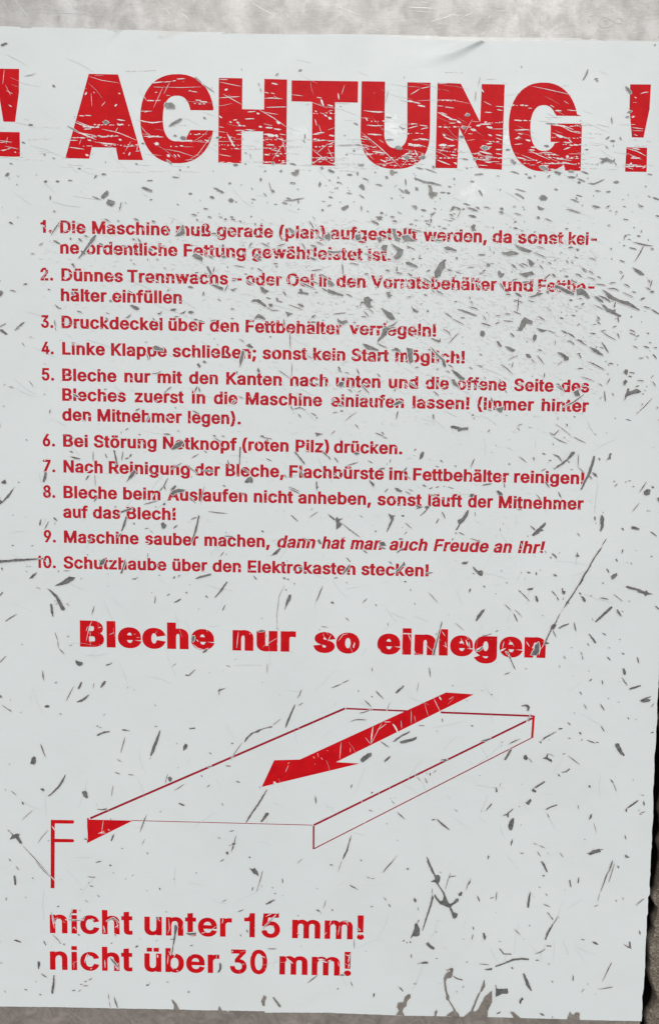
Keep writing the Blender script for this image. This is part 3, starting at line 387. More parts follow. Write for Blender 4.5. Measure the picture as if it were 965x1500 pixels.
# ------------------------------------------------------------------ the steel plate and the ground
EDGE = [(1006, -160), (1003, 62), (985, 500), (973, 800), (965.5, 950), (963, 1010), (961.4, 1030), (961.6, 1055), (960, 1066), (959.5, 1090), (957.6, 1104),
        (957, 1140), (955.4, 1158), (955.6, 1200), (954, 1214), (953.4, 1240), (951.6, 1258), (951.4, 1280), (950, 1297), (951, 1301), (950.6, 1309), (948, 1314),
        (947.5, 1338), (946, 1342), (945.6, 1368), (944.4, 1382), (944, 1410), (942.8, 1432), (942, 1446), (939.6, 1459), (940, 1470), (938.6, 1494)]
random.seed(3)
pe = [(x - 2.2 + random.uniform(-.5, .3), y) for x, y in EDGE] + [(936.5, 1520), (931, 1640)]
outline = [P(-420, -160), P(-420, 1640)] + [P(x, y) for x, y in pe[::-1]]
n = len(outline)
vs = [(x, y, 0) for x, y, _ in outline] + [(x, y, -0.0015) for x, y, _ in outline]
fs = [tuple(range(n)), tuple(range(2 * n - 1, n - 1, -1))] + [(i, i + n, (i + 1) % n + n, (i + 1) % n) for i in range(n)]
me = bpy.data.meshes.new('metal_plate'); me.from_pydata(vs, [], fs); me.update()
plate_root = empty('metal_plate', P(300, 750, -0.0015), label='stained bare steel plate with scratches, showing above and below the white sign', category='metal plate')
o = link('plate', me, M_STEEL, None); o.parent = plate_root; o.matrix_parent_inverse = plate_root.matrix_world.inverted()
INV = {}
def under(o, root):
    o.parent = root; o.location = tuple(-c for c in root.location) if root.type == 'EMPTY' and root.parent is None else (0, 0, 0)
    return o
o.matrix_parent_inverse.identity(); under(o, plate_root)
import bmesh
bm = bmesh.new(); bm.from_mesh(me); bmesh.ops.recalc_face_normals(bm, faces=bm.faces); bm.to_mesh(me); bm.free()

def stroke(pts, wd, blunt, z, sh, rnd, jag=0.16, grow=0.0):
    """a torn scratch or chip: a tapered ribbon with an uneven outline"""
    d = [0]
    for i in range(1, len(pts)): d.append(d[-1] + math.hypot(pts[i][0] - pts[i - 1][0], pts[i][1] - pts[i - 1][1]))
    L = d[-1] or 1e-6; step = max(L / 26, min(1.6, max(0.5, wd * 0.5)))
    ns = max(3, int(L / step)); up, dn = [], []
    for i in range(ns + 1):
        t = L * i / ns; j = 1
        while j < len(pts) - 1 and d[j] < t: j += 1
        a, b = pts[j - 1], pts[j]; s = d[j] - d[j - 1] or 1e-6; u = (t - d[j - 1]) / s
        x, y = a[0] + (b[0] - a[0]) * u, a[1] + (b[1] - a[1]) * u
        nx, ny = -(b[1] - a[1]) / s, (b[0] - a[0]) / s; e = i / ns
        prof = math.sin(math.pi * min(max(e, 0.0), 1.0))
        prof = (0.45 + 0.55 * prof ** 0.4) if blunt else (0.12 + 0.88 * prof ** 0.75)
        h = wd * 0.5 * prof
        up.append((x + nx * (h * (1 + rnd.uniform(-jag, jag) * 2) + grow), y + ny * (h * (1 + rnd.uniform(-jag, jag) * 2) + grow)))
        dn.append((x - nx * (h * (1 + rnd.uniform(-jag, jag) * 2) + grow), y - ny * (h * (1 + rnd.uniform(-jag, jag) * 2) + grow)))
    if blunt or grow:
        ex = (pts[-1][0] - pts[-2][0], pts[-1][1] - pts[-2][1]); e = math.hypot(*ex) or 1
        q = wd * 0.28 + grow
        up.append((pts[-1][0] + ex[0] / e * q, pts[-1][1] + ex[1] / e * q))
        ex = (pts[0][0] - pts[1][0], pts[0][1] - pts[1][1]); e = math.hypot(*ex) or 1
        dn.insert(0, (pts[0][0] + ex[0] / e * q, pts[0][1] + ex[1] / e * q))
    b = len(sh.v); ring = up + dn[::-1]
    sh.v += [P(x, y, z) for x, y in ring]; m = len(ring)
    try:
        nu, nd = len(up), len(dn); q = []
        A = list(range(nu)); B = [m - 1 - i for i in range(nd)]
        for i in range(max(nu, nd) - 1):
            i0, i1 = min(i, nu - 1), min(i + 1, nu - 1); j0, j1 = min(i, nd - 1), min(i + 1, nd - 1)
            f = [b + A[i0], b + A[i1], b + B[j1], b + B[j0]]
            f2 = []
            for k in f:
                if k not in f2: f2.append(k)
            if len(f2) > 2: sh.f.append(tuple(f2))
    except Exception: pass

def rough_poly(pts, rnd, amp):
    out = []
    for i in range(len(pts)):
        a, b = pts[i], pts[(i + 1) % len(pts)]; L = math.hypot(b[0] - a[0], b[1] - a[1]); k = max(1, int(L / 2.2))
        for j in range(k):
            t = j / k; e = amp if j else amp * 0.4
            out.append((a[0] + (b[0] - a[0]) * t + rnd.uniform(-e, e), a[1] + (b[1] - a[1]) * t + rnd.uniform(-e, e)))
    return out
def grow_poly(q, g):
    s = 1 if area(q) > 0 else -1; n = len(q); out = []
    for i in range(n):
        p0, p1, p2 = q[i - 1], q[i], q[(i + 1) % n]
        dx, dy = p2[0] - p0[0], p2[1] - p0[1]; L = math.hypot(dx, dy) or 1
        out.append((p1[0] + dy / L * s * g, p1[1] - dx / L * s * g))
    return out

K = 240 / 965.0
def parse(raw):
    items = []
    for ln in raw.strip().split('\n'):
        if not ln.startswith('@'): continue
        head, *rest = ln.split(';'); hd = head[1:].split(' ')
        ox, oy = float(hd[0]), float(hd[1]); segs = rest
        if len(hd) > 2: segs = [' '.join(hd[2:])] + rest
        for s in segs:
            s = s.strip()
            if not s: continue
            tok = s.split()
            if tok[0] == 'p':
                n = list(map(float, tok[1:]))
                items.append(('p', 0, [(ox + n[i] * K, oy + n[i + 1] * K) for i in range(0, len(n) - 1, 2)]))
            else:
                bl = tok[0].startswith('b'); wd = float(tok[0].lstrip('b')) * K; n = list(map(float, tok[1:]))
                items.append(('b' if bl else 's', wd, [(ox + n[i] * K, oy + n[i + 1] * K) for i in range(0, len(n) - 1, 2)]))
    return items
DARK = """
@0 0;b14 12 270 46 258;b12 314 506 328 512;2 150 450 190 444 215 433
@240 0;b10 660 446 674 436;b10 796 418 812 414;5 556 492 566 508;5 568 520 576 545;7 185 455 225 490;5 225 495 300 545;p 10 608 50 606 68 624 66 643 20 643 5 625
@480 0;6 870 540 866 595;3 895 455 884 510;3 355 535 340 605
@725 0;b9 515 472 535 440 543 412;b8 582 468 600 466;b7 592 474 602 480;b14 766 514 796 552;b8 934 268 940 266;4 150 390 156 400
@0 160;b8 172 94 198 94;b10 134 196 150 200;b6 262 270 272 270;b5 314 288 326 292;b6 62 320 78 324;p 34 394 45 378 60 376 55 392 40 398;b14 266 427 280 426;b9 334 426 352 427;6 404 420 430 421;b5 102 442 108 448;b8 300 512 300 534;7 545 514 597 535;p 598 516 632 479 643 488 640 506 614 529 600 524;p 628 552 640 533 655 536 680 545 678 560 660 574 640 566;9 718 548 712 575 706 596;b12 604 384 624 386;10 558 408 574 390;b6 464 350 478 352;b6 800 322 814 326;b7 870 423 900 420;p 836 462 850 459 900 478 898 488 880 486 842 470;b9 320 604 328 600;4 104 636 112 636;b12 838 202 850 204;3 216 382 220 390;6 400 100 435 120 470 142;b20 615 78 640 80;b6 885 534 898 533;5 56 405 60 412
@240 160;p 32 100 50 82 100 56 110 60 98 74 60 94 38 104;b10 236 50 248 58;7 20 300 50 328;p 96 170 110 160 134 166 130 182 108 184;b10 62 158 76 158;b12 312 170 328 168;b20 640 318 648 320;b14 412 328 436 330;9 742 320 780 330;b6 592 368 602 364;b10 684 366 694 368;p 748 376 778 370 772 360 796 357 794 380 780 394 762 390;6 52 400 92 404;b6 94 356 102 362;b10 384 438 396 437;p 292 462 310 466 356 490 350 496 320 484;b12 572 408 570 424;5 620 430 630 470 640 498;p 632 478 645 476 654 488 644 494;b8 744 434 774 438;b14 920 432 916 456;b8 700 552 726 556;8 708 540 760 537 824 524;b8 790 528 794 554;b9 724 526 748 530;b10 150 498 166 499;b14 274 518 296 524;p 380 536 396 524 414 536 406 550 390 550;b6 422 546 432 548;b6 518 530 540 534;b5 520 552 524 553;b6 236 584 260 590;b8 164 620 192 626;b8 262 634 280 638;b10 394 636 410 638;b12 930 594 940 596;b6 512 634 520 632;b5 330 634 345 640;b22 925 345 936 350;4 820 182 832 198;8 832 148 830 178;4 478 256 490 262;4 508 262 514 292;b5 478 322 486 324;b6 142 340 150 342
@480 160;8 152 82 178 94;6 165 210 200 216;b9 150 246 160 246;b10 180 330 210 332;b8 8 518 28 522;p 0 355 20 360 40 370 34 376 12 372;b8 116 386 142 388;b12 172 372 178 388;6 205 406 238 418;b6 60 400 64 408;b8 6 418 14 420;b7 54 432 62 434;b8 52 466 60 465;6 40 470 46 466;p 182 456 200 440 216 456 218 474 204 476 196 466;8 110 494 140 498;6 186 504 215 526;7 0 570 20 565;p 78 582 118 564 124 578 100 598 86 596;8 196 568 200 600;p 364 364 380 358 388 368 410 370 408 376 388 380 384 392 370 384;b14 340 400 352 406;8 282 442 320 452;10 456 410 460 452;8 418 468 448 494;p 448 478 460 472 484 492 480 500 460 496;b18 518 464 528 476;12 508 404 560 428 610 436 668 450;p 588 448 608 450 614 470 616 488 646 494 640 512 622 516 616 530 600 520 592 500 596 480;6 660 490 690 492;b8 700 494 718 496;b7 740 408 746 416;b8 866 386 912 384;b6 838 425 858 428;b8 888 478 908 510;b6 708 456 724 460;p 492 568 516 570 528 582 518 592 506 584;b10 550 592 576 600;b14 310 612 324 614;b10 286 636 320 638;b10 370 634 390 636;12 604 636 614 620 632 606;p 716 600 734 572 750 574 738 594;b10 750 580 780 592;b8 790 588 804 590;12 822 580 860 594 880 600;12 870 576 890 588;8 796 556 836 566;8 918 576 956 586;b12 830 626 870 636;8 716 618 736 630;b8 276 372 282 374;8 518 344 560 354;6 570 350 640 376;b12 616 336 626 346;b10 486 262 480 250;b18 540 290 570 284;b20 400 226 430 232;6 790 292 824 298;b14 856 290 866 300;5 420 100 440 118 456 112;6 340 182 386 180;5 340 46 376 52;b12 774 162 798 166;b18 905 228 940 230;b16 810 38 830 34;b12 790 110 806 112;b24 450 285 478 285;4 95 155 105 158;3 60 215 190 210;5 760 640 780 600
@725 160;p 88 300 102 296 124 318 112 328 96 318;b10 288 216 312 220;5 294 84 360 90;b8 62 240 84 241;p 256 340 280 334 312 352 300 364 270 354;p 344 366 352 378 380 390 386 376 370 370;b12 428 400 466 404;b10 430 366 460 370;8 504 366 546 382;b10 192 402 210 406;6 172 382 190 386;6 92 366 138 382;6 230 388 232 400;b10 308 402 320 390;b12 484 430 498 436;8 484 410 526 428;6 540 404 544 410;9 545 436 580 442 640 414;6 480 380 476 402;p 612 288 640 292 650 284 668 294 690 304 700 292 700 314 676 318 660 310 640 314 624 322 616 312 630 302;5 700 316 712 332;4 598 330 606 318;b9 650 178 668 164;b10 676 188 700 190;b8 732 166 738 182;5 646 216 662 234;6 526 240 546 239;6 680 46 686 88;4 498 68 502 72;b12 695 430 722 431;b5 586 480 616 484;b8 652 487 674 487;5 892 382 922 388;6 880 452 886 460;10 924 520 965 536;b8 944 628 965 634;p 838 556 850 568 870 572 862 580 846 574;b8 570 570 614 580;p 568 572 586 568 614 578 600 584 580 578;8 650 580 672 568;b5 672 596 680 600;b5 706 604 716 606;7 414 588 450 598 502 614;7 442 530 490 548;b8 472 522 480 530;p 256 524 270 506 290 510 306 524 298 536 270 538;5 118 470 180 488;9 116 498 140 508 166 524;9 346 470 366 478;p 246 568 260 576 290 588 272 596 252 590;b16 30 584 44 592;b14 24 606 46 612;b5 106 574 118 574;5 110 612 152 624;b8 242 636 260 640;b8 766 48 786 46;b10 776 20 800 14
@0 320;b12 60 24 78 32;b5 236 158 256 146;6 186 208 204 208;8 305 96 330 60 356 20;9 318 130 362 152;p 464 236 486 205 540 120 560 98 572 102 562 126 520 176 496 210 472 236;p 480 190 500 196 510 210 490 214;b10 466 120 486 134;b10 416 118 424 122;b10 500 102 520 108;9 618 2 650 20;b6 696 14 706 18;b8 792 2 818 12;b12 898 16 916 22;8 586 148 612 158;10 812 118 836 144;b7 782 120 798 126;5 716 158 750 166;b12 880 180 900 188;6 770 244 780 246;5 786 266 800 270;b5 870 244 876 240;b5 924 240 936 244;p 422 268 436 264 444 284 450 294 436 284;b10 424 436 436 440;b8 286 418 298 420;9 142 390 166 384;7 62 422 98 430;p 0 432 10 424 24 434 18 450 4 462 0 458;9 326 508 350 528 366 532;9 456 544 486 556;p 768 512 784 508 824 528 816 542 790 536;7 756 424 784 440;b9 648 484 662 488;6 926 556 940 566 958 544;8 742 586 762 580 772 562;5 626 556 648 562;p 100 643 140 612 152 612 130 634 110 643;7 325 596 330 640;b8 626 586 640 596;8 900 586 916 604;6 0 640 40 618
@240 320;5 78 96 100 60 118 42;p 68 104 104 74 108 40 118 40 124 70 128 90 100 104;b8 280 90 310 90;9 192 4 206 14;6 300 95 340 118;b12 536 32 542 36;8 446 14 460 24;b9 398 4 420 10;b12 360 4 370 6;7 186 636 190 636;8 502 168 522 142;b7 610 150 620 146;6 575 144 625 170;8 668 164 716 150;p 730 58 745 56 770 74 764 92 750 84;9 856 16 870 38 886 66;10 900 100 925 120 945 124;p 942 100 965 94 965 126 950 122;7 812 144 826 166 834 196;8 862 158 900 166;8 896 138 940 156;p 168 222 186 206 214 218 232 234 226 256 210 246 186 236;b14 342 226 366 228;12 262 218 290 236;b12 540 216 560 218;12 545 236 576 248;b10 862 232 894 244;b8 650 266 670 268;5 414 276 476 288;b6 516 292 524 294;6 836 286 844 288;8 552 294 582 312;p 250 284 262 282 284 322 278 332 262 310;8 300 284 292 320;b6 186 320 206 318;6 260 345 280 330;6 200 350 212 346;b14 345 162 354 160;p 280 392 296 390 352 408 350 424 320 414;8 380 388 360 430;10 485 364 530 390;8 400 366 424 366;6 474 326 494 330;p 566 400 580 404 600 420 622 428 596 444 578 434;8 700 428 722 454;p 786 438 800 434 798 416 812 414 820 432 852 440 850 450 826 446 806 444;b8 890 434 906 436;9 804 376 850 398 890 414;9 930 410 965 430;6 866 308 930 302;7 890 322 884 350;7 920 326 965 352;8 870 368 910 386;b10 146 404 174 408;p 232 434 240 432 240 450 230 454;b7 396 420 418 426;6 406 420 432 412;7 20 426 36 420;b5 608 466 624 472;p 514 488 536 474 566 480 590 498 606 512 600 524 576 510 550 494 526 492;b20 622 506 640 516;5 600 520 640 542 680 540;b6 320 476 336 484;b14 664 470 672 480;b6 664 486 698 492;5 734 508 780 524 820 540;b14 792 506 822 520;b6 396 532 416 534;p 716 548 760 562 738 572 730 580 724 562;p 528 596 556 562 570 568 600 590 596 600 568 590 548 588;b6 398 588 412 590;b14 872 584 890 572;b18 150 552 174 554;b14 44 540 72 536;8 96 560 126 556;6 110 560 132 544;7 62 582 90 576;10 178 594 204 598;6 206 600 240 610;9 706 590 712 640;b6 912 498 910 494;5 0 288 14 296;p 860 610 880 606 900 612 892 616 870 616;6 274 604 310 598
@480 320;b12 258 16 298 36;b8 290 4 316 6;b10 382 14 406 20;b6 480 34 500 36;8 602 4 610 10 600 32;5 565 14 600 16;5 500 70 556 78;p 838 50 856 34 870 42 862 60 872 70 850 78;6 670 56 700 62;p 0 84 14 92 16 120 6 134 0 120;p 160 100 190 90 196 120 180 132 162 122;p 286 116 312 108 320 136 300 140;p 378 58 400 64 400 90 410 110 430 120 420 140 396 130 384 100;p 432 104 470 96 500 126 524 134 490 136 450 136;8 350 92 374 110;b10 630 128 670 132;8 606 110 620 124;p 684 170 708 166 758 188 752 198 720 190 690 184;6 470 164 514 186;8 466 160 480 180;b10 886 214 922 216;p 312 172 326 156 352 158 346 190 326 192;p 374 150 410 168 444 186 440 212 420 240 396 244 384 226 400 212 408 196 390 176;p 0 190 40 196 76 192 74 202 40 206 0 202;7 216 206 260 224;6 330 214 350 216;p 458 256 480 256 530 284 526 292 490 282 460 270;b14 754 230 760 240;6 930 276 965 266;b16 936 268 950 282;p 624 318 656 262 672 252 690 262 690 290 672 310 662 340 640 354 628 348;b14 676 252 694 246;b10 704 302 728 308;b10 582 312 600 304;8 400 318 440 326;9 408 282 404 316;b8 340 304 362 310;8 468 322 498 342;b10 496 242 506 238;5 536 240 542 210;5 820 290 862 286;b10 910 312 926 306;6 890 326 914 320;10 84 266 88 300 90 330;6 126 262 180 272;p 0 362 24 372 40 392 22 404 0 388;8 216 326 240 328;9 560 350 610 380;8 880 388 900 410;p 0 416 40 430 94 450 88 460 40 450 0 440;8 108 444 146 464;p 342 436 368 432 366 446 380 452 362 470 350 460;b6 470 462 490 462;b8 566 448 584 456;8 612 418 626 440;8 636 424 680 448;6 832 456 836 480;6 836 486 854 502;8 832 520 884 536;b6 746 490 760 490;p 760 534 790 538 840 556 878 572 860 574 800 552;5 545 506 556 500;p 490 512 502 530 534 548 526 556 504 550;b5 580 548 592 550;b6 96 492 98 488;p 212 466 236 460 266 482 250 492 252 510 268 520 240 530 222 510 212 490;7 186 522 200 490 225 510;5 240 530 270 556;7 210 544 242 580;6 196 576 226 582;6 30 564 110 556;p 56 588 80 606 110 598 118 612 90 628 60 612;p 312 526 350 546 380 562 396 592 376 598 350 584 334 560;5 350 600 345 620;12 350 636 380 632 410 606;8 688 556 730 584;6 730 590 800 626;b6 782 584 804 586;5 912 570 930 600;10 900 616 960 634;b6 150 612 164 614
@725 320;6 292 0 330 18;b6 248 2 256 2;b7 108 24 124 18;b8 106 56 130 62;b9 412 60 426 62;b5 660 40 674 42;b6 752 4 780 10;b8 856 72 860 80;b8 832 102 850 106;7 756 126 760 102 778 98;8 810 140 870 156 925 164;9 816 256 840 220 872 160;7 786 172 830 184;b8 914 180 928 182;b8 676 176 682 182;6 730 246 760 260;p 804 288 830 300 858 314 876 334 850 334 824 316;7 730 310 746 322;7 736 362 754 332;10 898 362 908 380;10 920 362 908 408;6 884 406 912 424;b12 910 430 930 434;b12 854 478 876 470;5 550 232 590 244;p 110 150 140 164 180 180 216 192 196 202 160 194 130 176;p 34 198 66 200 96 192 138 206 130 214 80 222 44 212;8 226 200 260 216 300 232;5 245 165 290 178;b10 428 172 454 172;b12 476 184 490 188;8 462 226 486 234;b6 344 248 356 244;8 414 246 428 262;6 306 258 330 268;6 270 256 284 258;8 258 274 280 298;p 188 240 206 246 230 268 214 286 200 280;10 150 264 190 280;5 136 268 170 292;b14 96 274 118 290;p 10 316 24 306 34 322 54 324 44 342 28 352 16 336;p 136 324 170 322 214 312 230 332 196 338 184 352 160 340;9 284 360 324 326;b12 334 328 350 344;b9 406 340 428 344;b7 470 328 498 334;7 488 336 508 346;8 545 306 576 328;6 544 344 588 364;6 596 340 620 354;5 506 288 540 312;6 590 385 650 395;6 668 382 706 378;8 660 412 700 414 726 426;7 756 386 790 404;6 800 430 826 438;4 750 435 810 465;p 626 420 650 430 690 460 730 480 780 490 806 508 850 540 836 540 790 520 730 496 680 480 655 465 648 445;b16 586 462 630 492;12 604 454 650 474 676 492;p 620 506 640 510 660 530 690 540 704 534 704 554 742 574 730 582 690 564 654 550;8 694 530 706 490;b9 718 580 724 610;4 580 510 640 538;7 870 518 910 530;10 916 536 965 566;p 346 396 360 392 400 410 462 440 460 454 420 444 380 420 352 412;p 474 420 500 410 530 430 556 470 540 472 510 450 480 454;7 440 364 480 380;6 488 470 512 476;b12 434 480 450 484;b10 506 508 520 500;p 195 462 236 448 246 434 280 442 260 454 216 466;b14 300 430 310 440;6 192 482 232 494;b16 118 440 150 460;10 134 466 134 500 128 550;6 108 478 160 496;7 104 546 150 566;b6 60 562 84 564;6 0 572 30 574;7 46 602 102 608;8 250 576 292 602;4 300 520 330 548;b6 448 568 468 574;b8 378 584 398 590;b12 600 580 612 594;8 596 606 616 624;6 480 634 496 618;p 140 643 150 606 170 580 186 590 220 606 214 626 180 620 172 643;10 26 380 50 420;9 96 366 130 356;b7 160 376 196 374;b8 62 446 88 450;b8 795 580 802 580;b7 690 640 710 634;b8 0 622 20 612
@0 480;p 0 12 20 10 50 38 40 42 14 28;7 92 14 118 0;5 134 88 150 108;3 176 54 196 56;4 26 336 34 334;4 56 346 84 352;4 176 312 200 346;b8 300 484 296 502;b6 0 560 4 586;b6 618 362 630 362;b8 432 94 438 100;p 900 114 920 106 965 124 965 138 940 134 914 130;6 896 270 925 270 950 256;8 826 476 800 488;12 434 392 470 410;6 860 556 884 512;6 865 150 880 190;6 740 604 760 590;5 330 0 334 16;b6 820 628 830 628;b4 266 210 268 212;b4 264 390 268 392
@240 480;6 446 66 474 84;p 484 104 504 92 528 116 520 122 500 116;b5 320 96 316 102;b6 624 52 634 56;p 196 216 206 208 220 224 214 238 204 230;b14 234 200 250 204;p 448 230 446 190 462 134 476 140 468 190 454 226;p 548 254 556 234 568 258 562 268 556 262;8 428 256 434 272;6 742 30 746 124;5 756 210 752 295;6 674 248 740 296;5 840 160 880 186;6 0 388 40 350;8 22 366 46 348;10 182 380 200 344;10 214 380 208 350;10 400 450 420 426;5 440 405 470 416;8 170 488 212 508;8 745 460 762 486;6 762 480 800 470 836 484;6 790 506 808 528;6 866 500 900 520;b8 898 528 904 532;b4 66 470 74 472;9 890 330 912 336;8 310 640 290 634;6 342 636 360 640;b8 570 638 590 640;8 0 624 40 628;p 890 618 938 624 910 636 900 640;b5 84 608 92 606
@480 480;p 290 90 296 66 312 50 320 14 330 0 380 0 350 20 345 44 318 66 298 82;8 290 90 320 108 350 118;6 370 0 400 0;7 676 8 700 20 724 44;p 604 60 640 70 652 74 660 62 664 84 650 88 620 74;8 710 92 740 60 770 30;p 894 30 900 18 920 20 926 40 912 56 896 46;p 204 94 220 96 264 112 300 130 296 138 250 130 232 128 210 104;b8 376 130 392 132;p 390 118 410 120 428 138 420 144 396 136;p 462 118 500 124 496 160 502 200 486 214 476 200 470 160;p 600 108 630 140 664 172 684 188 696 226 690 236 676 224 668 190 640 166;b8 590 126 604 132;7 706 216 738 236;p 726 244 756 260 806 300 800 312 776 304 740 270;9 724 308 740 306 772 360;p 724 306 738 304 760 336 756 348 736 336;8 694 252 716 264;8 512 236 534 232;b12 62 230 72 246;6 58 246 84 262;6 100 262 126 270;8 170 240 184 276;6 290 270 310 290;6 636 242 650 246;p 60 336 72 318 96 322 92 342 76 352;8 196 336 244 388;9 390 376 400 356;9 478 320 520 350;7 120 360 144 378;6 176 380 198 368;7 622 374 654 402;p 386 450 420 430 444 440 410 454 384 456;5 20 440 40 418;b8 62 456 84 462;b6 74 490 90 490;5 30 500 60 496;4 100 548 170 494;9 412 488 402 540;9 618 506 624 540;7 160 568 182 590;p 720 578 740 576 790 590 824 586 824 600 790 604 764 610 762 598 726 592;5 20 628 44 604;7 280 618 330 640;8 316 612 330 630;b10 848 512 856 516;6 856 530 862 536;8 940 614 952 600;6 890 158 908 162;5 876 218 910 232;5 830 232 850 244;5 920 290 928 298;10 960 410 965 440;6 940 480 965 490;p 876 340 910 350 890 352
@725 480;p 128 0 166 0 158 16 146 20;p 240 0 270 10 306 14 290 24 266 26;5 300 14 355 34;10 386 16 424 36;10 424 30 466 58;p 226 38 244 46 240 70 226 86 216 66;b9 88 32 110 54;p 4 78 20 82 38 108 30 118 14 104;p 56 108 80 112 116 134 100 144 70 126;b8 108 128 114 132;p 176 154 200 158 212 174 204 182 184 174;5 210 182 228 206;7 246 162 262 184 286 214;7 104 204 94 238;5 30 214 66 240 100 272;5 76 186 130 164;b7 250 130 272 136;4 350 72 350 104;7 418 78 440 80 462 98;9 476 70 500 78 520 98;5 480 72 540 106;p 552 112 590 126 630 158 634 166 600 156 566 132;9 622 84 640 110 664 148;5 620 20 650 14;6 618 16 660 48 710 74;8 716 30 728 62;8 556 32 590 36;p 364 144 384 146 430 174 428 192 404 196 398 176 372 158;5 362 220 394 198;8 478 156 500 150;8 490 156 504 180;8 545 198 590 222 642 248;b8 666 210 690 212;6 808 106 836 120;9 868 108 904 120;7 786 12 820 24;7 786 30 824 46;b7 826 52 842 46;b8 890 32 902 34;4 900 84 916 92;10 924 156 948 184;6 842 180 870 178;5 886 166 900 180;6 930 114 950 120;p 754 256 764 244 778 250 772 280 760 272;b7 788 262 816 268;b7 782 284 800 290;p 750 320 762 304 776 316 764 336 752 338;b6 836 310 870 314;b7 822 348 842 342;6 922 316 942 344;5 920 290 928 280;p 756 430 760 400 776 356 788 362 784 376 830 360 856 374 850 382 810 392 776 402;5 862 392 872 384;5 654 268 664 276;8 656 330 674 296;8 640 372 642 404 646 436;5 684 384 696 400;5 610 328 628 344;5 506 288 540 300 578 312;b6 484 240 514 240;7 290 264 284 298;6 362 324 375 340 400 376;8 356 330 376 336;p 456 380 486 364 496 400 470 404;9 400 466 456 440 520 392;10 0 478 40 480;p 10 476 48 464 46 476 36 500 14 492;5 62 514 70 516;b6 362 534 370 534;b9 418 566 422 578;6 128 588 136 596;5 130 576 158 566;7 326 628 344 632 378 598;5 318 616 336 630;7 950 464 952 478;6 962 536 958 546;b6 830 502 838 500;6 832 502 870 470 922 414;6 858 456 866 446;5 20 310 30 304;b6 136 600 142 600;b6 586 626 590 628;3 350 564 400 600 450 640
@0 640;b6 158 16 164 18;b7 416 84 434 90;p 412 114 440 116 476 126 470 132 436 126;5 552 84 552 144;7 622 98 634 124;p 670 78 682 80 696 160 688 160;7 728 84 720 140;8 740 128 762 122;12 764 118 778 100;p 266 206 280 208 278 240 264 268 256 262;9 528 224 508 254;p 748 266 762 232 794 192 806 206 784 236 764 250;p 10 268 24 256 36 250 42 266 38 276 20 274;b5 112 264 118 268;p 0 400 20 388 60 350 92 294 84 302 50 340 20 378 6 370 0 345;6 940 320 965 290;6 850 396 890 386 930 374;7 556 380 580 350;4 562 222 566 290;b9 320 474 340 492;4 328 500 326 516;10 244 484 238 522;6 290 496 268 542;p 714 436 740 428 776 416 784 422 750 436 718 446;p 716 552 732 500 744 466 752 470 740 520 722 554;9 694 590 720 566;b8 788 512 796 508;p 950 510 965 500 965 545 954 532;5 676 412 690 410;7 524 626 540 600;6 190 640 200 636;6 72 640 86 636;4 856 540 880 534
@240 640;8 46 72 80 50 108 36;p 46 74 72 36 110 20 118 34 100 60 60 74;6 166 124 206 100;5 238 80 256 92;6 604 126 636 142;p 766 88 780 90 830 152 828 164 806 136;p 446 58 456 60 452 110 450 160 444 158;8 376 136 388 170;6 460 184 500 206;6 298 2 340 30;5 580 2 640 12;9 934 84 965 116;p 476 264 494 240 514 232 526 246 524 270 504 266 488 272;b6 350 284 364 290;10 800 194 826 240;6 706 218 724 240;p 896 262 902 262 904 290 912 294 904 302 900 320 896 300;5 734 292 800 320;6 740 306 800 332;p 40 310 66 284 78 290 60 310;p 40 332 56 316 90 304 128 310 120 322 80 326 52 344;8 0 302 8 278 26 240;7 0 282 14 310;b12 0 400 10 390;5 220 390 228 340 240 288;6 264 438 320 446 376 450;p 0 540 0 500 18 520 12 534;6 160 486 198 470;p 160 622 180 560 206 458 212 466 196 550 172 610;9 58 538 82 518;7 748 458 790 496;5 856 474 908 438;4 866 424 878 424;6 356 582 412 586;6 816 592 860 612;p 904 608 916 600 930 630 912 626;5 150 350 190 390;9 575 550 590 560;6 130 162 160 184 200 216;7 230 198 296 200;6 46 190 80 170 108 152;7 460 336 480 330
@480 640;b18 158 96 182 98;7 38 120 62 150;8 0 110 18 134;5 236 138 266 154;6 114 166 150 158 180 148;6 370 130 364 150;b9 302 190 334 184;8 442 206 466 178;5 455 225 486 246;b6 508 80 518 70;p 536 130 544 98 556 84 568 92 560 118 544 132;7 660 136 676 148;8 862 126 838 180;5 634 170 652 178;4 745 164 756 176;5 324 0 350 8;3 130 165 160 150;10 242 252 256 270 270 296;10 250 260 276 286;7 334 324 354 304;p 392 298 410 300 438 318 428 326 402 314;4 456 320 490 338;5 476 308 500 318;8 556 280 578 292;7 594 304 616 298;6 632 296 654 292;4 680 290 690 290;4 705 294 742 304;b10 840 350 852 336;p 830 348 840 334 860 334 850 356;p 0 450 20 464 44 484 38 490 10 468;p 50 544 50 510 44 480 56 470 64 482 92 476 66 496 84 512 70 530;6 84 508 130 546 190 590;p 344 558 362 510 372 488 356 450 376 460 398 462 386 470 388 486 370 520 350 556;b9 434 462 448 464;5 454 504 494 538;5 450 572 466 556;b6 278 552 286 556;b8 418 600 440 600;8 540 464 560 450 590 420;p 568 410 590 404 596 418 580 430;9 520 420 556 410;9 516 402 540 410;8 670 440 680 456 690 480;8 636 508 652 480;p 750 548 770 514 762 490 790 476 820 430 828 430 824 460 800 496 782 510 760 546;b6 750 562 758 568;6 770 560 802 576;8 730 608 736 596;5 838 596 900 618;p 300 620 330 616 344 640 310 640;6 600 340 625 344;8 906 284 965 274;3 864 440 868 466;5 960 90 965 92
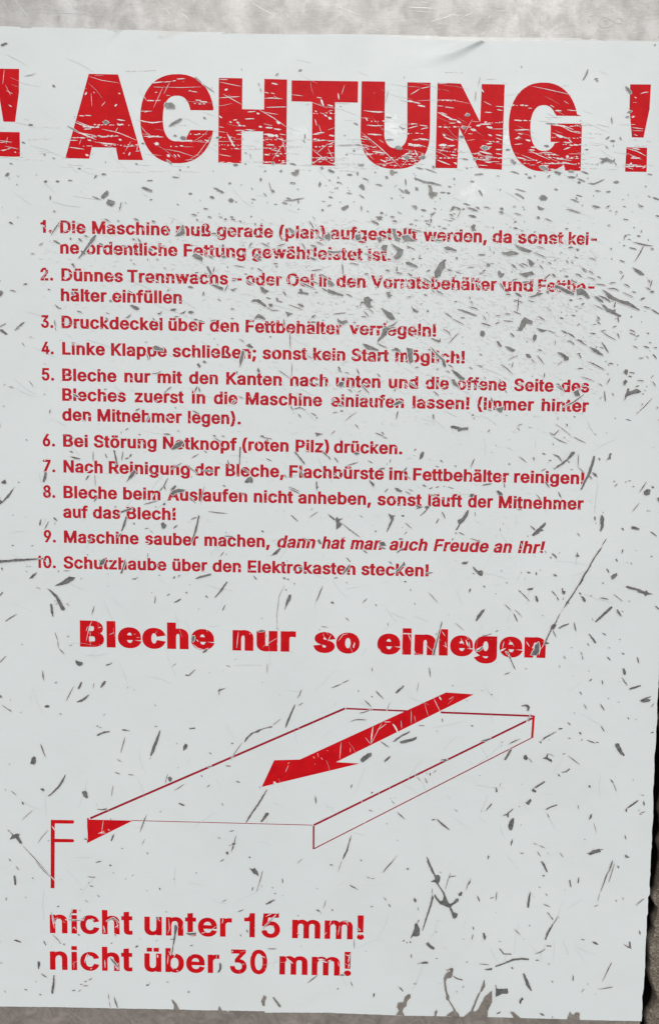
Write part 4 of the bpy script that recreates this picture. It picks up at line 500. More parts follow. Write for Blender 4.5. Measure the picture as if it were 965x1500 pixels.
@725 640;5 138 114 184 150;9 222 118 228 138;b7 276 96 294 102;b7 314 138 326 138;b7 78 156 84 162;p 338 190 360 172 420 128 446 86 466 86 464 100 430 132 396 162 350 188;9 340 102 370 116 390 144;6 424 138 434 152;5 488 100 484 176;p 498 312 512 276 540 220 560 160 574 112 584 112 580 150 560 210 530 266 508 310;9 546 224 568 250;p 566 206 590 216 600 236 580 230;p 648 146 666 116 670 94 684 98 676 116 678 130 662 132;b9 606 124 614 136;5 268 200 296 186;4 440 188 456 194;6 460 0 500 22 530 34;6 340 0 380 22 420 38;3 400 0 410 8;4 490 180 520 210;6 846 326 872 286 888 260;p 870 322 890 306 910 310 906 338 890 344 872 338;b8 918 292 930 298;p 950 360 965 346 965 388 952 374;5 804 440 830 406 846 386;5 692 260 704 262;8 700 290 716 276;b5 762 264 770 264;b6 782 258 794 258;b5 804 290 816 292;4 928 60 930 64;b8 892 434 896 434;b4 902 434 908 436;p 618 462 628 458 638 480 634 530 622 554 612 552 618 520 614 490;9 582 466 586 492;4 632 440 634 448;4 588 506 594 508;p 798 524 820 526 846 540 842 548 800 542;b9 744 536 752 548;7 910 556 948 584;5 480 564 496 582;6 626 640 640 616 652 598;p 212 576 240 546 290 502 298 506 290 524 270 540 284 550 262 556 256 566 224 584;8 206 522 234 548;5 44 508 48 512;p 4 318 16 314 38 330 42 344 20 342;7 368 322 386 358;4 240 336 268 372;8 290 262 318 298;6 50 270 55 300;4 130 425 156 428
@0 800;p 0 80 60 80 98 72 140 74 210 70 240 74 200 80 140 86 60 92 0 98;5 240 74 262 72;b8 14 126 20 138;4 160 116 166 120;4 176 118 184 116;p 176 190 196 166 222 152 214 170 196 188;6 344 144 354 148;4 376 144 414 144;p 326 232 360 212 410 178 448 182 436 200 400 220 350 232;4 216 242 242 248;p 282 246 300 254 340 286 364 324 388 370 380 378 366 374 352 344 330 300;4 330 340 342 336;p 300 336 312 340 318 370 318 416 312 410 302 380;4 396 332 412 352;7 0 294 24 266;5 36 442 70 418 104 398;7 36 440 70 418 100 400;5 328 504 336 530 344 552;4 344 552 348 600;6 352 602 384 634;6 398 532 410 526;3 408 584 430 580;5 558 350 552 376 544 402;8 554 368 550 384;p 588 108 596 84 616 70 624 76 618 100 600 114;p 712 160 722 130 740 70 742 90 724 156;5 780 190 800 192 816 180;8 782 192 796 192;6 916 292 918 312 912 336;b5 516 48 522 50;b4 478 188 484 190;b4 638 232 642 234;b5 936 168 944 172;4 874 40 872 66
@240 800;9 632 54 660 40 690 8;p 630 56 650 36 680 10 690 14 666 46;b9 58 188 68 178;6 84 178 98 168;p 188 190 206 178 278 158 280 170 240 180 196 192;p 300 302 330 262 372 206 376 212 344 262 306 300;5 22 290 38 278;7 128 276 142 268;p 60 330 80 318 104 306 100 316 74 330;8 246 290 262 302;8 346 378 356 358 362 344;5 204 368 210 368;5 356 30 334 58;p 712 372 722 320 738 284 752 286 748 312 726 346;5 710 374 724 342;7 936 232 920 270 896 328;5 716 250 724 262;b9 704 184 716 190;6 722 190 740 196;b6 768 216 772 222;b12 796 122 812 132;p 552 500 570 492 596 494 590 500 560 504;p 164 552 168 530 184 526 184 546 176 564;p 228 622 250 606 262 600 250 622 234 628;b6 600 524 604 528;4 926 470 965 476;b4 576 420 580 424;p 526 172 536 176 550 194 540 194;3 662 480 675 488;3 710 230 680 290 666 400 668 480
@480 800;7 108 64 134 92;p 84 164 100 140 126 106 132 112 116 140 96 160;6 36 188 58 182;6 360 88 378 104;p 400 146 430 116 450 88 452 108 430 126 412 150;7 570 160 620 154;8 596 154 614 156;b8 450 206 460 208;6 486 250 488 262;b12 20 328 34 334;5 204 334 230 306;b5 280 342 288 348;4 104 418 126 438;4 506 332 516 342;b4 108 212 114 214;4 455 104 450 116;p 786 96 804 90 820 96 818 104 794 106;5 810 94 828 90;p 850 118 862 124 880 144 904 140 912 150 908 172 896 174 880 160 860 140;10 838 246 832 270;b7 914 232 924 240;p 868 438 876 410 906 374 924 368 918 384 896 414 878 438;6 632 520 644 510;p 614 640 630 580 650 510 670 440 672 448 656 510 640 580 626 640;5 906 522 930 524 965 512;p 868 618 890 606 910 588 906 604 884 618;9 405 38 440 10;6 205 20 232 40;9 310 6 340 14;3 590 270 610 290 648 332;3 750 450 800 495
@725 800;4 290 26 298 40;b8 334 42 344 56;8 344 48 360 72;b6 322 62 328 70;p 470 58 478 44 478 30 484 46 494 60 480 64;5 378 36 374 40;6 750 16 742 42;b6 744 24 750 20;8 708 72 716 90;5 794 96 802 106;9 652 130 668 156;p 678 178 690 164 712 156 716 172 700 188 684 196;b5 628 212 634 220;b5 912 60 922 58;p 762 238 776 232 840 250 876 266 884 258 900 274 930 282 896 284 880 294 868 278 840 272 832 262 780 248;9 938 350 965 374;4 692 280 720 302 748 324;8 614 302 640 306 664 312;5 782 320 790 324;p 710 372 718 370 730 388 742 414 732 408 716 392;b5 744 380 750 384;p 582 444 600 424 670 358 682 352 688 360 670 380 620 424 594 446;p 546 514 556 518 580 546 592 568 584 570 566 546;6 628 508 650 524;b6 728 546 734 548;5 540 568 550 586;b8 744 628 756 634;b4 444 594 450 596;4 500 620 510 640;8 462 446 466 474 474 500;p 370 480 390 466 434 450 428 460 400 472 374 484;p 626 2 612 30 590 60 566 100 552 130 526 170 510 206 484 240 460 280 434 320 418 344 390 380 370 420 352 456 340 470 326 500 300 554 282 580 294 550 318 500 330 462 350 450 372 404 400 366 414 330 440 296 466 258 494 212 516 168 544 126 560 96 584 56 606 22;p 328 466 346 458 358 460 350 480 336 492;6 336 490 344 510 356 534;p 284 572 300 560 316 570 300 578;p 206 640 230 600 232 580 252 562 258 580 256 620 240 640;9 60 620 80 640;b9 552 116 560 118;b6 506 198 514 200;b6 424 332 432 334;5 362 440 350 455;6 330 262 360 294;6 360 294 372 320;8 332 264 346 280;p 388 248 396 244 398 260 412 264 408 280 398 284 390 272;b8 492 272 502 282;8 502 290 528 326;p 506 296 514 294 530 316 526 328 514 320;b5 558 290 566 292;b8 186 152 206 156;8 236 150 242 170;b9 340 168 360 174;5 340 166 352 164;5 262 136 264 138;5 32 142 40 144;4 148 150 154 158;5 62 210 70 218;5 134 258 150 268;5 142 264 170 290 202 324;p 184 252 200 246 224 244 216 256 196 260;8 236 294 250 326;p 232 290 242 292 252 318 246 328 238 320;5 54 340 90 376;4 114 372 156 414;8 106 394 116 414 130 444;5 0 280 4 278;6 0 500 16 494;4 274 406 280 408;4 172 190 176 192
@0 960;6 0 42 20 22 42 0;p 448 38 450 26 466 32 492 40 488 56 470 62 456 52;6 626 58 650 50 664 38;8 626 56 652 48;7 254 88 258 116 262 146;9 256 100 260 140;b6 328 160 338 156;p 0 236 10 230 18 248 8 246;4 12 286 44 310 72 330;5 58 314 72 330;5 62 260 70 260;4 124 330 130 336;p 460 192 470 176 480 154 488 156 482 176 470 198;5 392 268 416 220 438 180;6 396 260 420 214;4 556 158 552 194;p 594 188 604 162 616 148 628 150 622 166 604 186;p 454 270 480 258 506 242 524 228 528 232 510 254 486 270 462 274;p 266 298 276 290 292 292 298 300 288 306 272 306;b6 356 340 366 344;4 752 188 758 188;4 790 198 798 198;b5 914 290 920 292;b5 572 412 582 416;4 584 420 602 424;p 572 466 590 456 620 444 650 444 648 450 620 454 580 472;6 720 438 770 442;6 722 434 750 436;5 740 476 728 520 714 570;6 738 488 722 540;5 914 416 930 416;p 944 436 948 444 934 500 908 570 892 592 888 584 896 550 920 490;5 890 600 884 606;6 242 518 258 560 272 598;7 246 524 262 566;p 184 636 190 604 204 590 216 598 216 630 206 640;4 56 638 66 638;4 690 606 718 624;3 612 352 626 342;p 0 430 4 434 0 440
@240 960;7 128 116 150 116 188 80;b8 130 114 142 114;4 368 56 392 64;4 324 236 334 190;7 322 206 364 190;b6 320 210 332 196;3 610 44 609 108;6 812 194 800 230 786 250;p 770 286 774 292 756 340 722 420 714 424 720 396 744 340;5 792 294 820 276;p 474 506 484 484 510 458 560 434 636 414 640 420 600 428 570 440 560 450 530 456 500 480 480 508;4 394 616 420 570 464 508;4 640 410 690 370;p 150 424 162 426 186 422 184 430 156 432;b8 400 514 410 516;p 118 560 116 534 128 516 142 524 138 544;b4 76 514 80 518;6 268 568 282 578;b4 268 100 272 102;b4 422 20 426 22
@480 960;5 260 70 262 90;5 80 164 104 152 126 142;6 20 190 80 166;8 596 70 600 96 604 124;3 534 154 524 210;p 396 218 410 202 444 174 450 178 440 192 404 222;6 282 208 300 228 330 254;8 284 208 312 240;b6 256 240 264 242;7 216 260 236 280 256 300;6 186 338 220 330 250 318;5 130 388 160 376 226 376;7 170 374 222 378;3 366 274 344 330;6 672 368 674 390;b8 842 410 854 414;p 382 504 400 488 440 462 484 442 470 458 430 478 396 504;p 422 504 440 498 500 484 524 474 520 490 490 504 450 514 428 516;7 310 504 336 522 360 540;p 330 620 344 604 366 588 368 596 352 614 336 624;p 192 612 206 592 234 574 256 570 258 588 236 606 206 628 196 624;5 534 410 570 412;p 898 502 930 492 958 482 954 492 924 504;6 660 614 700 608;8 676 620 704 612;b4 640 442 644 444;b5 814 262 820 266;b4 906 204 910 206;b6 960 226 965 230
@725 960;p 76 0 86 6 100 40 120 84 112 76 94 40;4 52 112 70 104 88 98;7 54 110 80 100;4 174 72 184 80;7 660 10 676 28;9 656 6 668 20;9 832 8 842 44;p 746 76 756 72 766 96 764 112 754 112 748 96;7 744 128 756 150 776 176;p 784 194 800 186 850 172 854 180 820 192 790 200;p 848 264 870 250 914 236 906 246 890 252 912 258 904 270 876 276 858 272;4 914 304 930 280;4 376 56 378 70;5 402 0 410 20;5 510 0 514 24;b4 546 88 550 90;5 550 150 560 138;b6 554 148 566 138;6 626 142 630 170;6 494 210 508 230;6 520 284 536 314;7 616 282 626 300 640 322;b5 722 272 726 274;8 778 362 784 374;5 822 374 828 376;7 424 392 442 408;6 620 414 640 446;b10 494 450 502 462;b6 428 484 440 486;p 154 292 176 286 192 288 202 304 196 324 184 324 186 304 172 296 156 298;4 208 340 194 372 182 388;5 74 522 110 504 146 488;8 84 516 130 494;7 268 502 300 478 360 444;9 276 488 330 462;b9 372 432 392 428;b12 262 506 268 512;8 538 496 586 514;5 588 508 606 510;p 700 526 708 516 724 516 740 550 760 586 752 590 736 582 716 556;b8 914 454 928 450;p 50 612 62 590 84 550 96 550 84 580 60 614;p 164 606 168 586 180 582 192 604 180 614;5 196 604 216 628;p 274 602 294 596 304 576 312 576 306 596 330 612 332 628 312 618 296 610;4 312 576 342 590;6 428 588 460 614 494 640;5 394 582 412 572;b4 462 334 466 340
@0 1120;b7 36 146 38 146;p 240 140 256 136 268 146 262 156 250 150;4 70 150 102 178;b11 136 218 142 232;p 284 182 310 162 350 116 388 54 390 64 374 104 344 142 310 172 290 184;p 486 156 508 150 518 162 522 192 512 196 496 184 490 172;6 680 42 710 54;5 756 54 790 60;4 668 120 660 184;6 574 258 600 262 626 262;9 604 262 634 256;b4 570 232 574 234;b7 944 272 950 274;7 866 292 850 330 828 394;9 860 304 844 350;p 656 448 662 420 676 404 674 420 664 444;p 52 378 70 396 86 410 100 402 122 404 116 418 134 452 134 464 122 460 96 428 68 438 62 434 78 412;4 134 470 200 540 290 640;4 228 458 250 424 290 380;b6 286 444 292 446;b8 500 434 516 436;8 868 514 874 524;4 566 574 602 566;6 572 570 598 568;b10 648 590 658 590;4 98 598 116 614;4 716 490 730 490;3 855 435 838 470;5 50 380 60 390;3 200 262 134 322;b6 652 316 660 318
@240 1120;p 26 72 38 66 52 78 44 96 32 94;4 26 50 10 108;5 62 150 90 134 124 110;6 254 132 274 114;b6 222 60 228 68;7 426 94 450 102;p 88 222 104 224 126 236 118 240 92 230;5 342 224 352 238;p 482 336 500 304 540 246 606 142 608 150 566 226 520 290 488 338;p 570 334 586 304 602 280 618 280 618 290 602 312 580 334;8 892 180 896 228;9 894 190 896 220;5 386 390 418 384;6 426 412 416 460 398 512;9 412 470 402 502;b14 404 468 422 460;p 364 516 376 506 384 520 376 528;6 334 568 356 554;b5 386 474 394 470;b8 502 540 512 546;p 504 606 520 610 536 606 554 628 556 643 530 640 518 622;4 316 426 338 430;b9 260 10 280 8;6 364 4 396 6;3 786 578 818 550;3 585 620 575 643
@480 1120;6 136 136 142 112;8 138 128 140 116;b7 256 166 264 158;5 240 264 266 272;5 408 276 430 296 454 320;7 412 280 440 308;p 636 316 654 326 690 354 716 380 708 380 670 354;b7 612 322 630 320;b6 752 266 760 270;4 742 258 746 262;b4 344 344 350 346;b4 408 440 412 444;b7 192 558 200 562;4 10 586 30 590;4 320 634 370 580 408 530;6 330 620 380 566;p 578 540 586 542 604 584 628 640 620 640 600 600;b7 464 614 476 608;6 944 530 940 556;8 948 534 940 550;8 600 44 602 64;5 570 74 586 104;b5 576 98 584 102;4 620 46 640 28;4 525 70 545 92;5 928 270 950 240 965 222;8 930 266 965 228;p 140 402 136 430 124 470 120 500 90 556 86 550 104 510 118 470;3 84 558 60 630;b4 890 60 894 62;b4 900 268 904 270;6 660 634 664 630
@725 1120;p 0 128 12 146 12 158 2 160;3 24 124 34 106;p 384 40 410 36 436 18 438 24 420 40 400 44;7 366 52 380 68;p 226 134 250 116 286 94 292 100 270 116 240 134;p 212 150 220 134 240 152 236 162 222 158;b12 550 120 556 130;6 674 82 694 108;8 678 88 690 102;4 694 110 712 156;b6 178 222 196 216;p 176 222 196 204 206 196 212 212 204 218 198 232 186 232;4 136 250 144 240;p 36 302 60 288 102 256 104 260 78 284 76 308 70 308 64 294;p 74 360 80 334 98 312 110 312 108 340 98 380 88 386 78 376;7 92 474 100 436;9 90 468 96 444;4 222 460 246 468;4 256 472 292 488;5 246 508 264 538;p 264 566 274 568 306 626 300 630 284 600;5 310 522 308 516;4 378 514 398 542;6 144 518 166 518;p 294 258 320 244 362 230 362 238 326 250 298 264;4 304 284 316 310;6 550 324 560 290 570 290;10 554 318 566 294;3 578 340 592 396;4 486 236 488 262;b5 522 436 526 440;p 534 518 550 516 570 500 614 492 618 512 580 522 554 530;5 616 498 632 496;p 762 262 780 244 830 208 840 208 830 220 790 248 772 256 772 276 766 276;6 870 210 874 240;9 870 214 874 238;4 844 286 860 292;5 850 284 880 272;4 854 176 874 178;6 760 410 766 438;p 758 532 768 526 774 536 786 540 780 546 766 544;6 690 560 676 600 660 640;9 686 572 670 610;8 716 590 724 604;4 152 110 158 112;4 806 84 810 92
@0 1260;4 212 0 260 56 326 116;4 98 32 116 54;p 84 88 92 86 102 120 100 142 92 144 88 120;b6 192 100 202 104;6 42 214 40 236;5 520 94 568 98;5 522 128 530 126;6 530 146 554 152;4 576 200 590 214;b5 506 234 512 236;b5 516 238 520 242;b4 866 174 870 178;b8 942 160 946 170;b7 340 268 352 268;4 470 290 480 294;p 84 466 100 464 128 476 126 482 104 476;8 260 470 276 498;4 312 434 340 460 362 486;b8 380 488 384 496;b9 800 508 816 500;b4 656 486 666 484;b8 924 330 936 346;p 226 592 236 590 242 612 234 638 228 636;5 404 346 440 350 494 350;4 412 336 430 284;3 305 300 325 370;8 462 430 474 442;6 680 430 684 446;6 630 356 670 336 704 364;5 490 350 502 326;8 0 482 4 474;4 0 600 20 602;3 650 570 700 640;5 564 10 600 2;8 650 28 660 28;b4 825 458 828 460;b4 922 468 928 470;8 652 570 680 600 700 630;b4 356 484 362 486
@240 1260;p 504 42 524 48 536 42 552 60 560 90 548 84 524 62;4 582 62 570 110 544 190;6 578 80 564 128;8 526 154 520 176;b5 638 156 644 160;b5 650 190 660 194;4 344 242 374 226;p 600 252 616 242 652 226 654 232 626 250 604 258;4 434 302 474 286;6 440 300 470 288;8 896 288 922 298;4 905 285 915 300;b6 788 322 794 324;4 700 200 704 204;b4 900 162 906 164;p 66 376 72 376 84 390 70 450 60 500 52 550 48 548 56 490 62 440;5 38 462 66 460;p 130 426 160 424 194 422 190 436 150 438;4 156 498 174 496;7 488 404 496 424;5 450 432 458 446;6 610 518 664 518;b6 788 430 796 434;4 580 410 600 380 660 320;b5 16 298 20 302;p 328 600 340 604 342 620 334 640 328 640;4 940 280 955 230
@480 1260;8 130 144 156 160;5 128 142 180 170;b5 232 96 246 100;4 250 104 280 106;b5 10 22 30 26;b7 464 46 476 46;5 328 214 346 236;7 358 252 368 274;8 506 220 514 246;p 504 232 510 216 522 232 518 246;5 250 270 268 268;b8 24 286 30 294;4 326 70 356 30 386 0;p 580 0 590 0 610 40 634 84 650 82 660 92 658 120 650 136 676 176 686 186 692 206 706 240 716 254 734 246 756 220 770 224 766 240 734 260 724 276 738 300 764 310 758 332 744 342 734 336 728 314 714 276 690 268 660 256 634 224 622 206 632 196 644 220 662 238 676 230 680 206 672 186 650 150 634 128 604 124 630 108 624 90 604 52;4 690 170 704 120 722 70;5 716 94 756 88;p 766 196 784 180 792 184 786 204 772 208;5 812 174 824 136 842 104;7 828 140 838 118;4 612 160 616 200;p 612 200 622 214 614 250 590 320 560 410 554 412 570 350 600 260;p 484 458 496 432 508 400 510 374 524 362 530 380 540 400 540 436 524 446 500 444;7 530 364 536 346;8 440 476 450 464;b8 482 476 488 482;4 490 548 492 570;4 530 272 532 292;8 878 204 892 240;8 852 388 858 408;5 854 430 846 466;p 910 426 920 424 930 450 924 468 916 462;b5 796 458 798 462;p 576 486 590 478 604 494 628 512 624 522 606 518 590 500;p 540 602 562 592 590 594 588 604 560 606;4 528 608 540 600;b6 636 574 644 576;b6 814 594 820 596;5 888 606 950 612;p 920 640 965 628 965 643 930 643;4 154 460 156 514;b4 222 528 226 532;6 170 396 190 410;b10 636 418 638 420;p 700 643 720 632 736 630 736 643;5 660 70 664 66
@725 1260;6 276 0 290 30 306 66;9 280 10 298 50;b9 276 88 288 88;8 434 112 444 158;p 432 114 440 114 446 154 438 150;9 490 96 484 134;8 688 0 672 40;6 662 60 640 120 616 184;8 658 70 636 130;4 700 10 664 130;6 716 30 726 44;3 614 186 600 240;4 580 270 604 260;4 408 170 410 172;5 2 234 8 180;8 206 180 196 240;p 188 276 186 250 198 192 206 190 202 230 196 276;b6 256 154 262 158;5 294 190 304 208;5 280 254 322 272;7 290 258 310 268;p 302 302 310 306 340 346 334 346;5 372 320 350 356 334 380;p 336 370 338 380 316 420 296 466 290 462 302 420;5 110 402 130 420 146 438;5 196 376 204 384;5 20 474 32 474;p 20 516 28 516 48 544 94 546 92 552 58 552 46 550;p 0 616 40 604 100 576 150 570 196 574 194 584 150 582 104 588 60 604 0 626;6 232 546 260 540 294 518;b7 300 500 328 502;b6 236 584 254 586;b9 94 626 102 634;b5 310 606 318 608;b5 706 232 714 238;4 746 216 752 230;5 824 264 850 240 876 220;9 846 410 850 436;5 754 492 776 506 796 516;p 752 490 766 496 786 506 784 476 792 476 794 508 800 518 780 512;b6 504 462 522 466;p 566 474 584 476 606 492 594 494 576 486;5 682 600 660 640;b4 165 460 168 462
@0 1380;p 318 192 326 192 326 240 318 300 308 298 306 288 314 240;6 246 182 282 204;b7 150 274 164 278;b6 236 304 248 306;5 474 244 490 246;4 490 254 526 252;6 500 230 516 226;7 526 220 546 208;b7 430 280 446 282;4 464 288 480 276;b8 864 252 880 246;4 640 300 646 336;5 674 318 686 346 698 388;8 676 322 696 384;b4 216 224 218 230;3 644 340 655 385
@240 1380;p 46 334 54 336 74 356 94 396 60 396 62 370;p 318 402 328 372 346 400;p 574 344 584 320 588 306 598 316 604 312 604 328 596 340 596 370 584 372;p 640 322 650 320 690 370 688 382 676 376;p 328 120 340 126 342 150 330 172 314 176 330 152;5 844 238 880 212 908 190;8 858 226 900 196;b7 144 290 154 288;4 16 228 32 234;5 158 18 174 12;b3 376 402 380 404
@480 1380;p 400 424 418 400 406 378 412 352 444 350 452 320 470 304 486 302 486 324 466 344 462 372 444 386 438 404 450 428;p 626 430 628 406 640 392 644 404 636 430;p 694 430 724 406 750 396 764 412 776 436;p 740 402 734 384 708 340 694 332 696 312 686 270 680 210 690 184 716 168 734 146 738 160 732 186 724 206 700 210 692 230 702 290 714 316 712 336 744 384 752 400;7 726 190 760 210 792 218;b9 776 212 790 220;4 692 156 712 172;p 798 436 836 404 870 404 886 386 920 320 965 280 965 350 940 400 938 440;p 840 404 880 306 894 290 912 234 920 216 924 256 910 280 896 292 850 408;4 412 254 444 288;7 424 262 444 286;p 268 296 276 300 272 322 266 312;5 132 226 148 258;8 56 276 62 266;4 488 68 492 92;b7 72 188 98 190;b4 520 236 524 238;4 755 290 762 284;b5 792 262 800 256;p 576 8 590 0 626 34 620 40 600 30
@725 1380;p 0 340 0 262 20 272 70 268 76 292 68 302 40 300 0 320;6 0 246 4 262;p 160 180 168 180 186 212 214 280 208 284 180 250;p 140 356 140 340 156 320 166 332 154 340 148 360;b6 330 228 338 230;8 456 190 456 224;4 682 114 660 160 628 230;6 674 132 646 190;4 602 274 640 268 690 258;6 620 272 688 260;3 586 300 590 304;3 505 292 522 268;b5 540 240 544 244;p 86 404 104 406 150 444 106 440;p 258 416 270 414 288 424 284 430 270 428;p 332 442 334 430 340 444;p 418 452 430 424 438 402 444 416 458 424 470 410 494 412 494 456;p 4 418 14 410 32 404 28 412 10 420
"""
